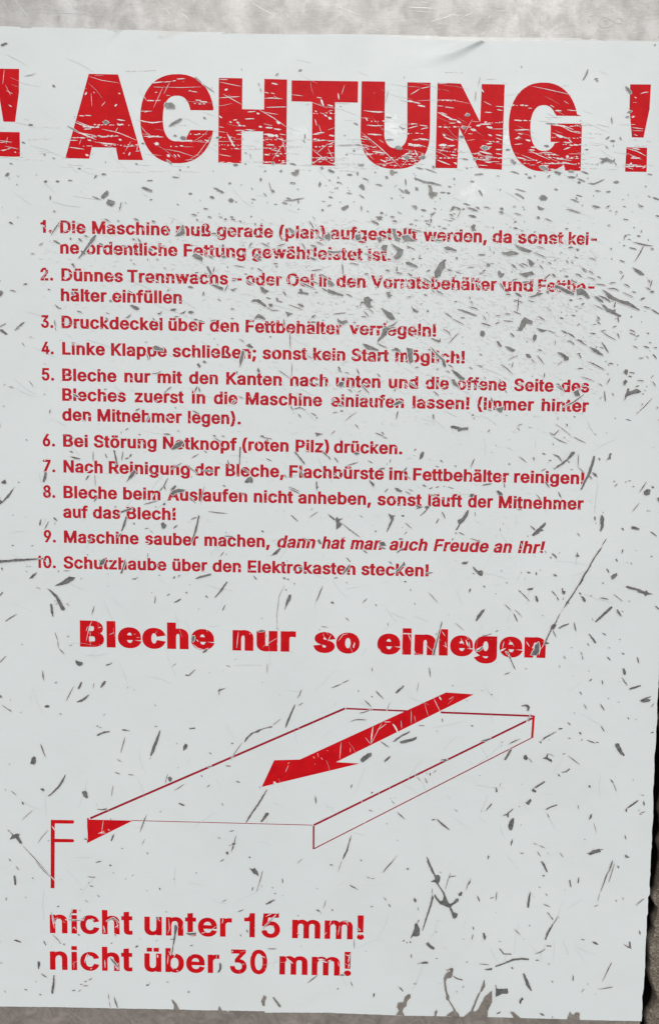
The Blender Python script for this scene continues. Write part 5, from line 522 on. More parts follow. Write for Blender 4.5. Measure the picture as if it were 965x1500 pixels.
LIGHT = """
@0 0;3 527 452 600 475 710 492;b12 505 560 515 548;b6 555 545 560 550;b12 680 628 690 618;3 40 535 80 555;6 55 620 75 632;2 35 500 70 570;9 700 550 712 556;3 905 640 965 510;3 905 515 965 517;b8 870 595 910 595;b5 918 594 948 594;b6 915 548 928 545;8 890 492 965 484;3 540 550 545 630;4 600 628 625 600;4 820 525 870 600;3 30 410 20 500
@240 0;5 0 487 50 482;b7 54 480 72 478;b6 80 468 125 466;3 0 516 110 518 225 514;3 0 560 40 480;b6 148 538 162 536;5 160 540 200 545;b6 188 592 220 594;b8 215 600 255 603;5 326 470 380 472;b14 360 532 376 528;4 326 485 400 500 460 512;6 326 580 380 575 450 572;5 350 556 400 585 460 618;b9 636 492 670 500;5 630 550 655 556;6 590 582 640 580 700 585;5 590 545 620 552;b5 604 635 720 632;4 752 560 820 568;b14 925 590 940 625;6 900 575 930 580;6 830 620 860 610;3 860 600 965 640
@480 0;6 484 560 510 545 540 525;5 545 524 600 512;8 425 590 450 596 520 606;b7 475 594 500 600;9 500 603 545 612;b10 530 622 570 630;3 520 596 600 592 720 590 800 605 840 614;4 640 625 680 628;b5 690 632 740 638;4 645 495 700 494;9 60 550 66 590;3 100 500 80 560;b9 900 525 915 545;4 915 600 965 625;5 40 608 130 612;4 700 490 760 490;b8 0 620 30 628
@725 0;4 210 510 300 528 360 542 455 564;5 850 556 870 548 900 544;b7 818 574 828 580;6 765 512 795 560;5 0 628 50 632;3 400 595 430 615;5 320 620 345 635;5 190 640 215 640
@0 160;5 450 70 500 92 560 112;8 440 78 520 108 575 112;6 430 125 490 145 570 158;8 440 130 500 152 570 182;b8 592 164 626 166;6 560 195 620 202 690 208;b5 600 206 680 208;b6 470 40 500 42;b5 505 38 540 40;b8 500 120 540 118;b5 410 185 460 186;b9 480 170 500 172;b9 520 182 540 188;5 600 118 700 140 810 186;4 680 140 698 110;3 775 190 740 250;8 690 62 740 70;b10 714 90 728 92;b10 694 88 702 90;b12 704 180 718 184;10 760 275 770 254;b6 728 262 736 260;b12 508 268 525 276;6 410 225 500 238;5 815 200 808 250;b6 760 95 765 98;b5 10 245 45 240;8 20 248 40 240;5 45 238 68 232;8 88 254 100 256;3 50 165 40 210;4 820 14 900 14;8 830 70 900 82 965 74;5 850 20 880 14;9 848 162 900 162 965 166;6 870 170 940 158;b22 915 205 935 207;3 830 100 880 160;3 870 140 900 170;4 800 250 830 246;6 5 282 35 282;3 470 210 480 180;8 840 70 850 76
@240 160;3 0 235 90 252 195 286;3 140 306 200 270 288 150;b6 62 268 74 284;b6 84 268 96 284;b22 24 272 34 280;b12 95 188 170 188;8 240 182 265 190;5 250 200 270 182;9 325 40 345 54;b11 388 76 400 80;b12 430 78 444 84;b12 440 94 456 100;b6 462 98 482 102;b6 410 66 432 64;b7 480 60 532 58;b14 550 26 562 30;b6 495 18 540 16;5 560 5 640 50 722 106;b18 665 76 685 86;b14 562 104 578 108;b9 600 110 640 112;b9 650 118 690 122;8 430 150 460 150;6 420 128 480 126;b6 484 122 530 126;6 325 168 345 165;12 374 146 396 186 418 226;4 380 190 420 195;b20 612 156 650 158;b16 655 156 672 162;10 585 150 640 150;5 680 148 720 154;6 660 170 718 190;b7 606 212 648 212;5 630 240 690 252;9 590 268 625 272;12 660 274 680 278;4 325 105 355 110;4 325 268 400 280;b8 375 316 400 318;5 325 316 360 312;6 585 316 640 312;4 340 236 370 240;8 690 318 720 316;3 690 160 720 260;5 875 190 965 185;10 875 150 920 146;8 900 142 945 140;4 875 240 965 310;3 910 90 930 150;6 890 60 900 100;b10 880 180 900 178;4 870 330 920 290 965 280;10 890 10 900 20;4 640 300 720 180;b10 945 35 960 45;4 900 262 965 205
@480 160;4 0 15 30 8;b18 5 50 20 60;b10 10 155 38 160;3 0 125 42 110;6 0 212 40 195;6 0 190 42 188;4 0 230 35 300;3 0 310 40 330;9 220 50 235 72;7 225 95 280 100 326 98;8 230 148 320 154;5 196 138 250 180 320 240 430 346;3 430 345 500 260;6 210 10 300 22 328 18;b5 260 15 320 18;5 485 86 530 90;b5 540 95 585 102;8 530 175 592 182;6 470 115 530 100;10 470 215 545 210;b18 475 205 500 215;8 500 222 560 215;10 260 250 340 262;8 220 272 270 264;4 210 235 270 300;14 430 292 470 296;8 430 280 500 250;8 510 240 528 280;3 370 310 440 285;4 320 330 400 310;b9 310 300 345 314;6 545 120 590 110;3 300 180 330 200;5 200 160 240 170;b8 250 330 300 335;10 645 20 690 42 745 68;6 660 20 700 34;b14 760 72 780 82;b20 786 110 800 104;b16 840 120 870 128;12 870 100 900 96;b14 935 106 965 112;8 710 60 760 66;b14 676 150 690 160;8 680 165 740 188;16 650 215 700 212;10 700 218 750 216;b8 650 105 668 106;8 720 270 760 275;10 740 315 760 325;5 640 240 700 250;8 640 300 720 330;3 800 150 850 60;9 890 90 960 90;b14 820 36 832 36;4 860 270 900 250;b30 900 228 945 232;12 890 250 965 268;8 875 262 905 270;9 930 205 965 205;8 920 312 965 316;5 880 330 940 335;5 740 240 760 236;3 655 260 700 210;6 920 20 965 22;5 905 300 960 296;8 940 150 965 160
@725 160;8 0 152 40 160;5 0 170 40 184;8 0 240 40 238;6 0 262 40 270;b6 10 5 40 10;b7 110 66 150 70;8 110 125 200 122;9 120 180 140 160;5 110 175 150 168;b12 178 182 205 188;6 130 145 160 150;5 110 210 160 205;8 120 285 160 292 185 302;5 190 240 250 270 320 300;9 205 225 245 228;b8 200 240 230 244;6 250 262 300 255 340 262;4 150 270 250 310;8 330 95 400 100 460 122;9 345 90 420 108;6 380 96 440 130 500 146;14 355 155 400 168;6 330 140 440 180;b8 400 196 440 200;8 430 180 450 200;6 440 215 500 212;8 400 240 440 225;b20 416 280 428 282;b10 472 280 482 284;6 340 325 400 318 480 330;5 390 312 430 320;b10 280 335 310 335;12 320 355 350 360;12 370 350 400 345;9 350 10 390 12;5 420 6 480 12;4 460 130 505 140;3 470 90 505 110;5 240 320 270 310;5 800 110 870 118;3 800 128 870 130;5 812 150 835 160;5 815 50 815 42;b10 800 50 816 44;6 770 232 830 250 888 280;8 800 230 850 240;b8 795 290 850 290;b7 800 284 820 280;b14 790 322 800 324;7 800 335 880 340;6 860 350 885 340;6 770 325 790 335;5 775 345 810 355;3 770 260 860 300
@0 320;4 250 55 270 45;3 520 200 552 215;6 485 60 505 62;4 370 85 400 75;6 245 40 270 46;8 410 320 425 325;3 245 362 285 310;3 400 300 420 360;8 540 310 545 330;3 360 610 430 630
@0 800;4 548 430 528 480 510 562;4 510 500 520 470;3 645 522 676 506;2 535 465 535 590;4 580 480 600 475
@240 800;3 580 594 640 556 674 536;3 666 570 674 594;b5 505 516 512 514;5 440 500 430 600;6 170 575 200 600 240 610;b5 195 550 205 560
@480 800;9 150 600 158 565;4 0 560 20 520;4 500 600 520 640;3 560 565 620 620;4 470 510 490 560;6 440 512 490 514;5 655 500 640 560 620 640;4 670 500 690 530;5 690 560 695 600;5 830 560 835 610;4 780 540 800 580;4 60 560 90 520 120 514;9 810 550 825 590;5 300 600 320 640;8 870 610 920 585
@725 800;5 50 560 40 600;4 80 550 110 590;12 20 620 60 600;6 180 560 200 590;9 215 600 230 580;8 255 560 262 600 255 640;4 268 605 290 565
@480 960;4 78 508 70 610;9 266 414 258 470 254 512;3 320 390 300 430 256 516;4 345 400 290 440;12 380 400 396 420 412 456;3 430 380 434 430;3 490 320 490 400;2 508 350 516 390;2 568 280 590 356;4 622 250 640 290 662 332;10 652 240 668 262;3 710 258 740 240;3 220 480 250 520;3 132 540 132 570;4 260 300 262 322;5 330 390 370 390;3 250 518 272 490
@240 960;2 905 570 910 600;3 880 592 888 606;3 925 600 935 614;3 730 636 740 628;5 790 422 796 430
@0 1120;3 612 322 600 410;5 580 404 620 388;5 590 400 625 400;4 638 376 650 386;6 308 358 320 374 336 398;3 638 262 645 270;5 512 330 520 440
@240 1120;3 735 0 715 44;b14 648 100 660 108;4 640 110 680 108
@480 1120;4 200 210 200 222;3 298 160 302 172;3 360 128 366 140;3 470 74 480 86;5 512 58 516 70;5 212 338 222 342;6 138 470 136 510
@0 1260;4 300 88 326 116;5 308 328 325 400;8 385 346 400 350;5 430 400 440 390 455 410;6 540 340 560 350;8 480 346 500 350;4 614 430 620 400 612 380;5 610 384 624 426;5 690 360 700 400;6 680 395 704 376;4 690 640 700 600;6 500 600 520 550;8 520 560 530 556;4 680 610 704 640;5 940 350 945 356
@240 1260;4 30 340 36 400 24 430;4 250 400 280 410 310 384;4 220 428 250 420;6 600 380 660 318;5 345 370 350 340;4 940 440 960 420;5 30 530 45 560;10 50 545 70 555;4 60 570 75 540;5 400 540 410 530;8 720 570 760 606;8 910 585 965 600;5 600 330 640 310
@480 1260;5 20 350 10 380;4 70 380 60 440;4 110 355 120 380;8 60 355 80 350;6 185 440 200 430;5 90 360 135 358;8 130 545 120 600
@0 1380;5 500 110 520 60;8 520 90 530 130;6 535 156 546 150;5 655 90 690 150;6 680 150 704 120;5 690 160 700 135;8 930 70 932 90;6 620 100 622 150
@240 1380;5 28 70 24 130;10 50 70 65 60;8 60 50 66 80;4 40 130 60 160;12 720 94 760 120;10 905 96 950 102;5 560 70 600 90;4 515 80 520 60;5 160 80 165 60;5 75 160 90 170
@480 1380;5 105 70 130 80;6 120 150 126 120;8 0 110 20 102;4 60 110 66 140
"""
# marks on the bare plate: bright scratches and the dark rims of dried water
PLATE_SCR = """
@0 0;5 90 0 130 50 170 100 195 122;6 232 96 262 122 298 158;3 15 0 50 60 72 105;6 918 0 940 20 962 42;5 520 150 535 166;3 200 72 480 80 600 100;3 480 60 488 70;3 870 40 900 66;3 240 50 400 66;3 500 100 610 94
@240 0;7 0 40 25 70 52 100;8 102 72 130 98 156 122;4 30 0 70 40;3 160 130 214 178;7 500 2 540 30 610 70 672 104;6 716 72 728 88 736 106;5 784 34 790 40;3 780 150 820 176;3 330 80 460 92;2 240 40 242 90
@480 0;6 0 16 80 48 150 76 226 102;5 40 104 74 84;5 430 118 462 122;9 470 44 560 46 640 50;5 500 64 600 72;6 590 128 700 100 726 86 800 92;7 788 104 830 84 862 68;4 726 86 780 62;6 900 206 926 188;4 264 176 316 182;5 640 140 690 134;4 945 84 954 110;6 530 8 600 20
@725 0;4 0 66 90 58;3 0 108 120 110;6 228 188 244 164;5 524 104 530 108;3 560 60 700 44;7 690 60 704 66;4 820 40 845 58;3 430 90 640 40;4 0 178 10 192;3 900 140 965 130;3 780 200 900 180
"""
PLATE_DARK = """
@0 0;2 320 20 324 120;4 330 108 350 98 340 130;3 60 60 120 64;2 640 130 700 120
@240 0;2 205 0 203 60;3 88 40 100 66 140 80 176 78 190 60 176 44;2 90 30 84 50;3 276 150 284 158;b7 364 150 368 164;b6 514 152 516 154;2 620 40 700 90;b6 672 184 676 188
@480 0;2 880 100 874 190;6 206 120 200 160;b5 530 150 534 154;b5 560 140 564 144;b5 600 148 604 152;b5 640 170 646 172;b5 700 160 704 164
@725 0;3 564 0 460 92 410 130;3 400 134 320 210;3 262 80 262 220;3 452 110 438 216;3 612 118 640 102 662 104 672 120 700 128 690 150 650 166 616 160 606 140 612 118;3 638 124 656 122 660 140 644 142 638 124;3 700 120 714 108 740 110 746 128 730 140 704 138;3 542 110 552 96 570 98 576 120 560 136 546 130 542 110;3 864 90 880 82 950 88 952 104 910 122 880 112 864 96;3 586 66 592 84 582 90;3 950 96 965 90;b6 384 204 388 206;b6 152 212 158 218;b5 742 206 748 210;b5 800 208 806 210;4 370 24 384 38 400 36
@725 20;3 545 150 570 170 610 186 660 190
"""
for raw, nm, mt in ((PLATE_SCR, 'scratch', M_SCR), (PLATE_DARK, 'water_stain', M_STAIN)):
    sh = Sheet(); rnd = random.Random(5)
    for kind, wd, pts in parse(raw):
        stroke(pts, wd * (0.5 if nm == 'scratch' else 0.6), kind == 'b', Z_METAL + rnd.uniform(0.00002, 0.0001), sh, rnd)
    if nm == 'scratch':
        for i in range(90):
            x = rnd.uniform(-50, 1000); y = rnd.uniform(-60, 60) if rnd.random() < .7 else rnd.uniform(1478, 1600)
            a = rnd.choice([rnd.gauss(0.62, .25), rnd.gauss(-0.05, .12), rnd.gauss(-.6, .3)]); L = rnd.uniform(4, 34)
            stroke([(x, y), (x + L * math.cos(a), y + L * math.sin(a))], rnd.uniform(.15, .35), False, Z_METAL + rnd.uniform(0.00002, 0.0001), sh, rnd)
    else:
        for i in range(160):
            x = rnd.uniform(-50, 1000); y = rnd.uniform(-60, 60) if rnd.random() < .6 else rnd.uniform(1478, 1600)
            stroke([(x, y), (x + rnd.uniform(.5, 2), y + rnd.uniform(-.6, .6))], rnd.uniform(.6, 1.5), True, Z_METAL + rnd.uniform(0.00002, 0.0001), sh, rnd)
    me = sh.mesh(nm); up_normals(me); under(link(nm, me, mt, None, kind='stuff'), plate_root)

# ------------------------------------------------------------------ ground: rough stone beside the plate, painted shade in the joint
def value_noise(x, y, seed):
    xi = np.floor(x).astype(np.int64); yi = np.floor(y).astype(np.int64); fx = x - xi; fy = y - yi
    def h(a, b):
        n = (a * 374761393 + b * 668265263 + seed * 144665) & 0x7fffffff
        n = ((n ^ (n >> 13)) * 1274126177) & 0x7fffffff
        return ((n ^ (n >> 16)) & 0xffff) / 65535.0
    fx = fx * fx * (3 - 2 * fx); fy = fy * fy * (3 - 2 * fy)
    a = h(xi, yi) * (1 - fx) + h(xi + 1, yi) * fx; b = h(xi, yi + 1) * (1 - fx) + h(xi + 1, yi + 1) * fx
    return a * (1 - fy) + b * fy
ex = np.array([P(x, y)[0] for x, y in pe]); ey = np.array([P(x, y)[1] for x, y in pe]); oi = np.argsort(ey)
ex, ey = ex[oi], ey[oi]
ys = np.concatenate([np.linspace(-2.0, -0.31, 60), np.arange(-0.30, 0.32, 0.00036), np.linspace(0.33, 2.0, 60)]); us = np.concatenate([np.arange(-0.004, 0.024, 0.00034), 0.0245 + np.linspace(0, 1, 110) ** 2.2 * 2.0])
U, Y = np.meshgrid(us, ys); E0 = np.interp(Y, ey, ex)
yy = np.linspace(-2.0, 2.0, 8001); ee = np.interp(yy, ey, ex); ee = np.convolve(np.pad(ee, 15, mode='edge'), np.ones(31) / 31, mode='valid'); E0 = np.interp(ys, yy, ee)
X = E0[:, None] + U
lip = 0.0010 + 0.0054 * value_noise(Y * 75, Y * 0, 3) + 0.0032 * value_noise(Y * 190, Y * 0 + 5, 9) - 0.0012
lip = lip - 0.0012 * np.clip((0.02 - Y) / 0.2, -1, 1)
q = np.clip((U - lip) / 0.0009, 0, 1); q = q * q * (3 - 2 * q)
hN = 0.0011 * value_noise(X * 260, Y * 260, 1) + 0.0010 * value_noise(X * 620 + Y * 300, Y * 620 - X * 300, 2) + 0.0012 * value_noise(X * 1300, Y * 1500, 4) + 0.0040 * value_noise(X * 90, Y * 90, 6) + 0.0022 * value_noise(X * 210 - Y * 80, Y * 170, 8) - 0.002
Z = -0.016 + 0.0145 * q + hN * (0.3 + 0.7 * q)
ny_, nx_ = X.shape
verts = np.stack([X, Y, Z], -1).reshape(-1, 3)
idx = np.arange(ny_ * nx_).reshape(ny_, nx_)
quads = np.stack([idx[:-1, :-1], idx[:-1, 1:], idx[1:, 1:], idx[1:, :-1]], -1).reshape(-1, 4)
me = bpy.data.meshes.new('stone_ground'); me.from_pydata(verts.tolist(), [], quads.tolist()); me.update()
link('stone_ground', me, M_STONE, None, kind='structure')
me = bpy.data.meshes.new('ground'); S_ = 3.0
me.from_pydata([(-S_, -S_, -0.02), (S_, -S_, -0.02), (S_, S_, -0.02), (-S_, S_, -0.02)], [], [(0, 1, 2, 3)]); me.update()
link('ground', me, simple('earth', (0.06, 0.048, 0.038), (0.13, 0.11, 0.09), 0.95, 0, 60), None, kind='structure')

# ------------------------------------------------------------------ the sign
sign = empty('warning_sign', P(482, 760, Z_METAL), label='white warning sign headed ACHTUNG in red letters, scratched all over, stuck on the steel plate', category='sign')
WORLD = {}
def attach(o, parent=None):
    p = parent or sign; o.parent = p
    o.location = tuple(-c for c in sign.location) if p is sign else (0, 0, 0)
    return o

top = [(-40, 37.8), (0, 38.8), (30, 39.8), (32, 41.6), (46, 42), (48, 40.2), (105, 41.8), (106, 43), (107, 41.9), (157, 43), (160, 45.3), (166, 46.4), (173, 47), (176, 44.6), (214, 45), (222, 47),
       (228, 46.6), (234, 48.4), (237, 52.4), (242, 54.6), (252, 52.5), (272, 48.2), (325, 48.2), (326, 49.6), (380, 50), (440, 50.8), (480, 51), (560, 52), (586, 54.5), (602, 57), (641, 59), (655, 59.2),
       (690, 61.2), (704, 62.2), (725, 61.2), (760, 60.8), (850, 59.6), (872, 61), (895, 60.4), (930, 61), (965, 61.8), (1003.5, 62.6)]
bot = [(938.8, 1495.2), (885, 1494.2), (800, 1491.6), (725, 1489.4), (590, 1487), (480, 1482.8), (388, 1482.6), (387.8, 1480.6), (300, 1479.2), (240, 1477.6), (173, 1476.6), (100, 1474.9), (99, 1475.6), (98, 1474.8), (0, 1473.6), (-40, 1472.8)]
right = [p for p in EDGE if p[1] > 70]
rnd = random.Random(11)
ring = []
for seg, amp in ((top, .18), (right, .35), (bot, .2)):
    for i in range(len(seg) - 1):
        a, b = seg[i], seg[i + 1]; L = math.hypot(b[0] - a[0], b[1] - a[1]); k = max(1, int(L / 5))
        for j in range(k):
            t = j / k; ring.append((a[0] + (b[0] - a[0]) * t + rnd.uniform(-amp, amp), a[1] + (b[1] - a[1]) * t + rnd.uniform(-amp, amp)))
    ring.append(seg[-1])
def relief(x, y):
    """the film is lifted into a small pucker at its top edge, and curls at two tears"""
    h = 0.0
    for tx, ty, dx, dy, H, w0, wk, ln in ((704, 61, -0.93, 0.37, 0.0017, 2.2, 0.13, 46), (176, 45, -0.75, 0.66, 0.00045, 1.4, 0.18, 12), (238, 53, 0.9, -0.3, 0.0003, 2.0, 0.15, 18)):
        s = (x - tx) * dx + (y - ty) * dy; t = -(x - tx) * dy + (y - ty) * dx
        if s > -6: h += H * math.exp(-(t / (w0 + wk * max(s, 0))) ** 2) * math.exp(-max(s, 0) / ln) * (1 if s >= 0 else 1 + s / 6)
    return h * max(0.0, 1 - max(0.0, y - 80) / 22)
n = len(ring); vs2 = [Vector(p) for p in ring]; es = [(i, (i + 1) % n) for i in range(n)]
gx = list(np.arange(0, 1000, 5.0)); 
for yy in np.arange(45, 104, 2.0):
    for xx in (np.arange(140, 280, 2.2) if yy < 66 else []): vs2.append(Vector((xx, yy)))
    for xx in np.arange(596, 716, 2.2): vs2.append(Vector((xx, yy)))
for yy in range(110, 1480, 60):
    for xx in range(-20, 940, 60): vs2.append(Vector((xx, yy)))
v2, _, f2, *_ = delaunay_2d_cdt(vs2, es, [], 1, 1e-4)
vv = [P(p.x, p.y, Z_FILM + relief(p.x, p.y)) for p in v2]
ff = [tuple(f) for f in f2]
edges = {}
for f in ff:
    for i in range(len(f)):
        a, b = f[i], f[(i + 1) % len(f)]; edges[(a, b)] = 1
m0 = len(vv); low = {}
for (a, b) in list(edges):
    if (b, a) not in edges:
        for k in (a, b):
            if k not in low: low[k] = len(vv); vv.append(vv[k]); vv.append((vv[k][0], vv[k][1], 0.00001))
        ff.append((low[b], low[a], low[a] + 1, low[b] + 1))
me = bpy.data.meshes.new('film'); me.from_pydata(vv, [], ff); me.update()
bm = bmesh.new(); bm.from_mesh(me); bmesh.ops.recalc_face_normals(bm, faces=bm.faces)
if sum(f.normal.z for f in bm.faces) < 0:
    for f in bm.faces: f.normal_flip()
for f in bm.faces: f.smooth = abs(f.normal.z) > 0.3
bm.to_mesh(me); bm.free()
attach(link('film', me, M_FILM))
# the clear layer that still sticks out along the top edge
sh = Sheet()
sh.poly([(150, 42.6), (176, 44), (215, 44.2), (240, 45.4), (272, 46.4), (330, 47.2), (330, 49), (272, 49.6), (242, 56), (236, 54), (228, 48), (160, 46.6)], 0.00014)
sh.poly([(478, 50.2), (560, 51), (600, 52.2), (640, 52.6), (643, 53.8), (700, 54.6), (850, 56), (853, 58), (861, 58.6), (867, 56.8), (874, 58.4), (885, 60.2), (897, 58), (930, 59.8), (1003, 60.4), (1003, 66), (700, 66), (600, 62), (478, 53)], 0.00014)
me = sh.mesh('clear_edge'); up_normals(me); attach(link('clear_edge', me, M_CLEAR))

# ---- headline
def arc(cx, cy, rx, ry, a0, a1, n=22, e=2.3):
    out = []
    for i in range(n + 1):
        a = R(a0 + (a1 - a0) * i / n); c, s = math.cos(a), math.sin(a)
        out.append((cx + rx * math.copysign(abs(c) ** (2 / e), c), cy - ry * math.copysign(abs(s) ** (2 / e), s)))
    return out
C_out = arc(260, 174.3, 54, 65.3, 12, 348, 40, 2.25)
C_in = arc(259.5, 174, 20.5, 33.5, 337, 23, 26, 2.4)
TITLE = {
 'ex1': [[(-1.5, 101), (29, 101.5), (28.7, 136), (23, 179), (6, 178.6), (-1, 136)], [(-1.6, 193.5), (29.8, 194), (30.4, 230), (-2, 229.6)]],
 'A': [[(130.8, 108.7), (173.6, 109.6), (210, 235), (174, 234.6), (170.3, 216.8), (135.2, 216), (131.3, 232.9), (96.5, 232)], [(152.3, 149.3), (143.6, 188), (163.2, 188.6)][::-1]],
 'C': [[(312.6, 162.2)] + [p for p in C_out if not (p[0] > 300 and 162 < p[1] < 191)] + [(312.6, 191.4), (279.4, 190.8)] + [p for p in C_in if not (p[0] > 274 and 160 < p[1] < 192)] + [(279.4, 161.8)]],
 'H': [[(320.8, 114.6), (355.3, 115.2), (354.8, 160.4), (387, 161), (387.4, 116), (420.6, 117), (419.4, 241.4), (385.2, 240.6), (385.6, 192.9), (354.2, 192.4), (353.6, 239.4), (320, 238.6)]],
 'T': [[(427.2, 118.2), (524.4, 119.6), (523.8, 150.8), (490.6, 150.2), (490, 243.2), (456.6, 242.6), (457.4, 149.6), (427, 148.8)]],
 'U': [[(529.4, 119.4), (563.8, 120), (562.6, 196)] + arc(579.3, 196, 16.8, 21.6, 180, 360, 18, 2.2) + [(596.2, 121), (630, 121.6), (629.2, 196)] + arc(578.5, 195, 50.6, 52.8, 360, 180, 34, 2.35) + [(528, 190)]],
 'N': [[(640.4, 121.8), (674.4, 123), (702.6, 179.4), (705, 123.6), (738.5, 124.2), (734.2, 249), (700.2, 246.8), (672, 187.4), (669, 246.8), (637.2, 246.4)]],
 'G': [[(850.8, 170.4), (814.6, 170)] + arc(795.6, 188, 19.6, 33.6, 36, 322, 30, 2.3) + [(819.5, 208.4), (805.6, 208.2), (805.9, 181.2), (851.4, 181.6), (849.4, 250.6), (827, 250.2), (825, 241.6)] + arc(795, 186.4, 50.6, 65, 306, 14, 44, 2.25) ],
 'ex2': [[(921.8, 124), (952.2, 124.2), (950.2, 160), (941.4, 202), (924.4, 201.6), (920.8, 160)], [(916.4, 216.2), (946.6, 216.8), (945.8, 252.2), (914.4, 251.8)]],
}
for k, polys in TITLE.items():
    sh = Sheet()
    try:
        v, f = fill(polys)
        sh.add(v, f, Z_INK)
    except Exception as ex_: print('TITLE', k, ex_)
    me = sh.mesh('title_letter'); up_normals(me)
    attach(link('title_letter', me, M_RED))

# ---- text: (left and right height of the line at 60 and 870, words as text, from, to)
LINES = [
 (341.2, 359.4, 18.8, [('1.', 60.2, 77.6), ('Die', 89, 126.4), ('Maschine', 135.6, 250), ('muß', 258.2, 309.7), ('gerade', 317.9, 400.4), ('(plan)', 408.7, 476.3), ('aufgestellt', 483.7, 610.6), ('werden,', 619.3, 712.6), ('da', 720.2, 748.6), ('sonst', 757.3, 824), ('kei-', 831.5, 873)]),
 (371.2, 390, 18.8, [('ne', 89, 117), ('ordentliche', 126.9, 260.6), ('Fettung', 269.4, 360.4), ('gewährleistet', 368.9, 530.5), ('ist.', 538.5, 572.5)]),
 (411.0, 429.6, 18.7, [('2.', 60.2, 78.9), ('Dünnes', 90.8, 181), ('Trennwachs', 187, 334.5), ('–', 340, 354.4), ('oder', 360.1, 412.9), ('Oel', 419.6, 459.5), ('in', 467.2, 485.4), ('den', 492.4, 535.2), ('Vorratsbehälter', 542.7, 727), ('und', 735, 779.7), ('Fettbe-', 786.7, 869.3)]),
 (440.6, 459, 18.7, [('hälter', 90, 157.2), ('einfüllen', 165, 266.9)]),
 (480.3, 498.8, 18.7, [('3.', 61, 79), ('Druckdeckel', 91, 238.7), ('über', 247.2, 300), ('den', 307.5, 350.3), ('Fettbehälter', 359.8, 501), ('verriegeln!', 511.2, 638.3)]),
 (518.9, 537, 18.6, [('4.', 61.7, 79.6), ('Linke', 92, 154.7), ('Klappe', 163.4, 245), ('schließen;', 253, 375.6), ('sonst', 384.3, 449.5), ('kein', 458.4, 505.6), ('Start', 514.3, 568.8), ('möglich!', 578.3, 680.2)]),
 (557.4, 575.5, 18.5, [('5.', 62, 80.3), ('Bleche', 92, 171.6), ('nur', 182.8, 220.9), ('mit', 231.3, 266.9), ('den', 277.3, 319.6), ('Kanten', 331.5, 412.9), ('nach', 424.8, 480.5), ('unten', 491.7, 557), ('und', 568.8, 611.8), ('die', 622.5, 657), ('offene', 669, 741), ('Seite', 751.9, 810), ('des', 820.8, 861.8)]),
 (586.4, 604, 18.5, [('Bleches', 92, 185.3), ('zuerst', 197.8, 269.4), ('in', 281.5, 301), ('die', 313.4, 348.2), ('Maschine', 360.1, 471.8), ('einlaufen', 484.5, 591.2), ('lassen!', 603.6, 687), ('(Immer', 698.4, 781), ('hinter', 792, 861)]),
 (615.6, 633, 18.5, [('den', 92, 134.3), ('Mitnehmer', 143.5, 266.9), ('legen).', 275.6, 353.2)]),
 (653.7, 672, 18.4, [('6.', 63.4, 81.6), ('Bei', 93.3, 129.4), ('Störung', 138, 230), ('Notknopf', 239, 347.5), ('(roten', 354.9, 422.8), ('Pilz)', 432.8, 482), ('drücken.', 488.7, 589)]),
 (691.4, 709.8, 18.4, [('7.', 64, 82), ('Nach', 93.8, 151.2), ('Reinigung', 160, 278.6), ('der', 286, 322.6), ('Bleche,', 330.8, 416), ('Flachbürste', 423.6, 562), ('im', 569.6, 596.2), ('Fettbehälter', 604.4, 744.4), ('reinigen!', 751.9, 854.9)]),
 (728.9, 747.4, 18.4, [('8.', 64, 82), ('Bleche', 93.8, 172.4), ('beim', 181, 235.6), ('Auslaufen', 245.5, 362.4), ('nicht', 371.8, 429), ('anheben,', 436.5, 543.4), ('sonst', 552, 616.8), ('läuft', 626.3, 675.8), ('der', 684.5, 721), ('Mitnehmer', 729.5, 853.6)]),
 (757.7, 775.5, 18.2, [('auf', 93.3, 129.9), ('das', 136.8, 177), ('Blech!', 186, 258.2)]),
 (794.2, 812.7, 18.2, [('9.', 65, 82.8), ('Maschine', 94.5, 204), ('sauber', 212.7, 291), ('machen,', 299.7, 395.5), ('/dann', 406, 462), ('/hat', 471, 506), ('/man', 512.7, 560), ('/auch', 569.8, 625.7), ('/Freude', 634.3, 715), ('/an', 722, 749), ('/Ihr!', 757.5, 797.3)]),
 (831.8, 850, 18.1, [('10.', 54.2, 82.8), ('Schutzhaube', 93.8, 244.5), ('über', 253, 304), ('den', 311.6, 353.2), ('Elektrokasten', 363, 520.5), ('stecken!', 528.5, 627.5)]),
]
def lay_line(words, hl, hr, cap, mat, **kw):
    ln = attach(empty('text_line'))
    ln.location = tuple(0 for _ in range(3)); ln.location = tuple(-c for c in sign.location)
    sl = (hr - hl) / 810.0
    for t, x0, x1 in words:
        it = t.startswith('/'); t = t.lstrip('/')
        if len(t) < 4 and not t[0].isdigit(): pass
        me = word_mesh(t, x0, x1, hl + sl * (x0 - 60), sl, cap, slant=0.21 if it else 0.0, **kw)
        me.name = 'word'; up_normals(me)
        o = link('word', me, mat); o.parent = ln
    return ln
for hl, hr, cap, words in LINES: lay_line(words, hl, hr, cap, M_RED2, track=-0.01, a=0.070, b=0.045)
# bold wide line and the two measures below the drawing
lay_line([('Bleche', 118, 315), ('nur', 340.7, 433.3), ('so', 458.4, 526.3), ('einlegen', 552, 798)], 945.6, 965.4, 38.6, M_RED, a=0.112, b=0.062, track=0.02)
lay_line([('nicht', 74, 194.8), ('unter', 212, 340), ('15', 357.7, 410.2), ('mm!', 427.8, 533)], 1365.8, 1383.0, 35.4, M_RED, track=0.0, a=0.05, b=0.036)
lay_line([('nicht', 74.2, 194.6), ('über', 212, 321.6), ('30', 337, 391.4), ('mm!', 409.2, 514)], 1419.4, 1436.4, 35.2, M_RED, track=0.0, a=0.05, b=0.036)

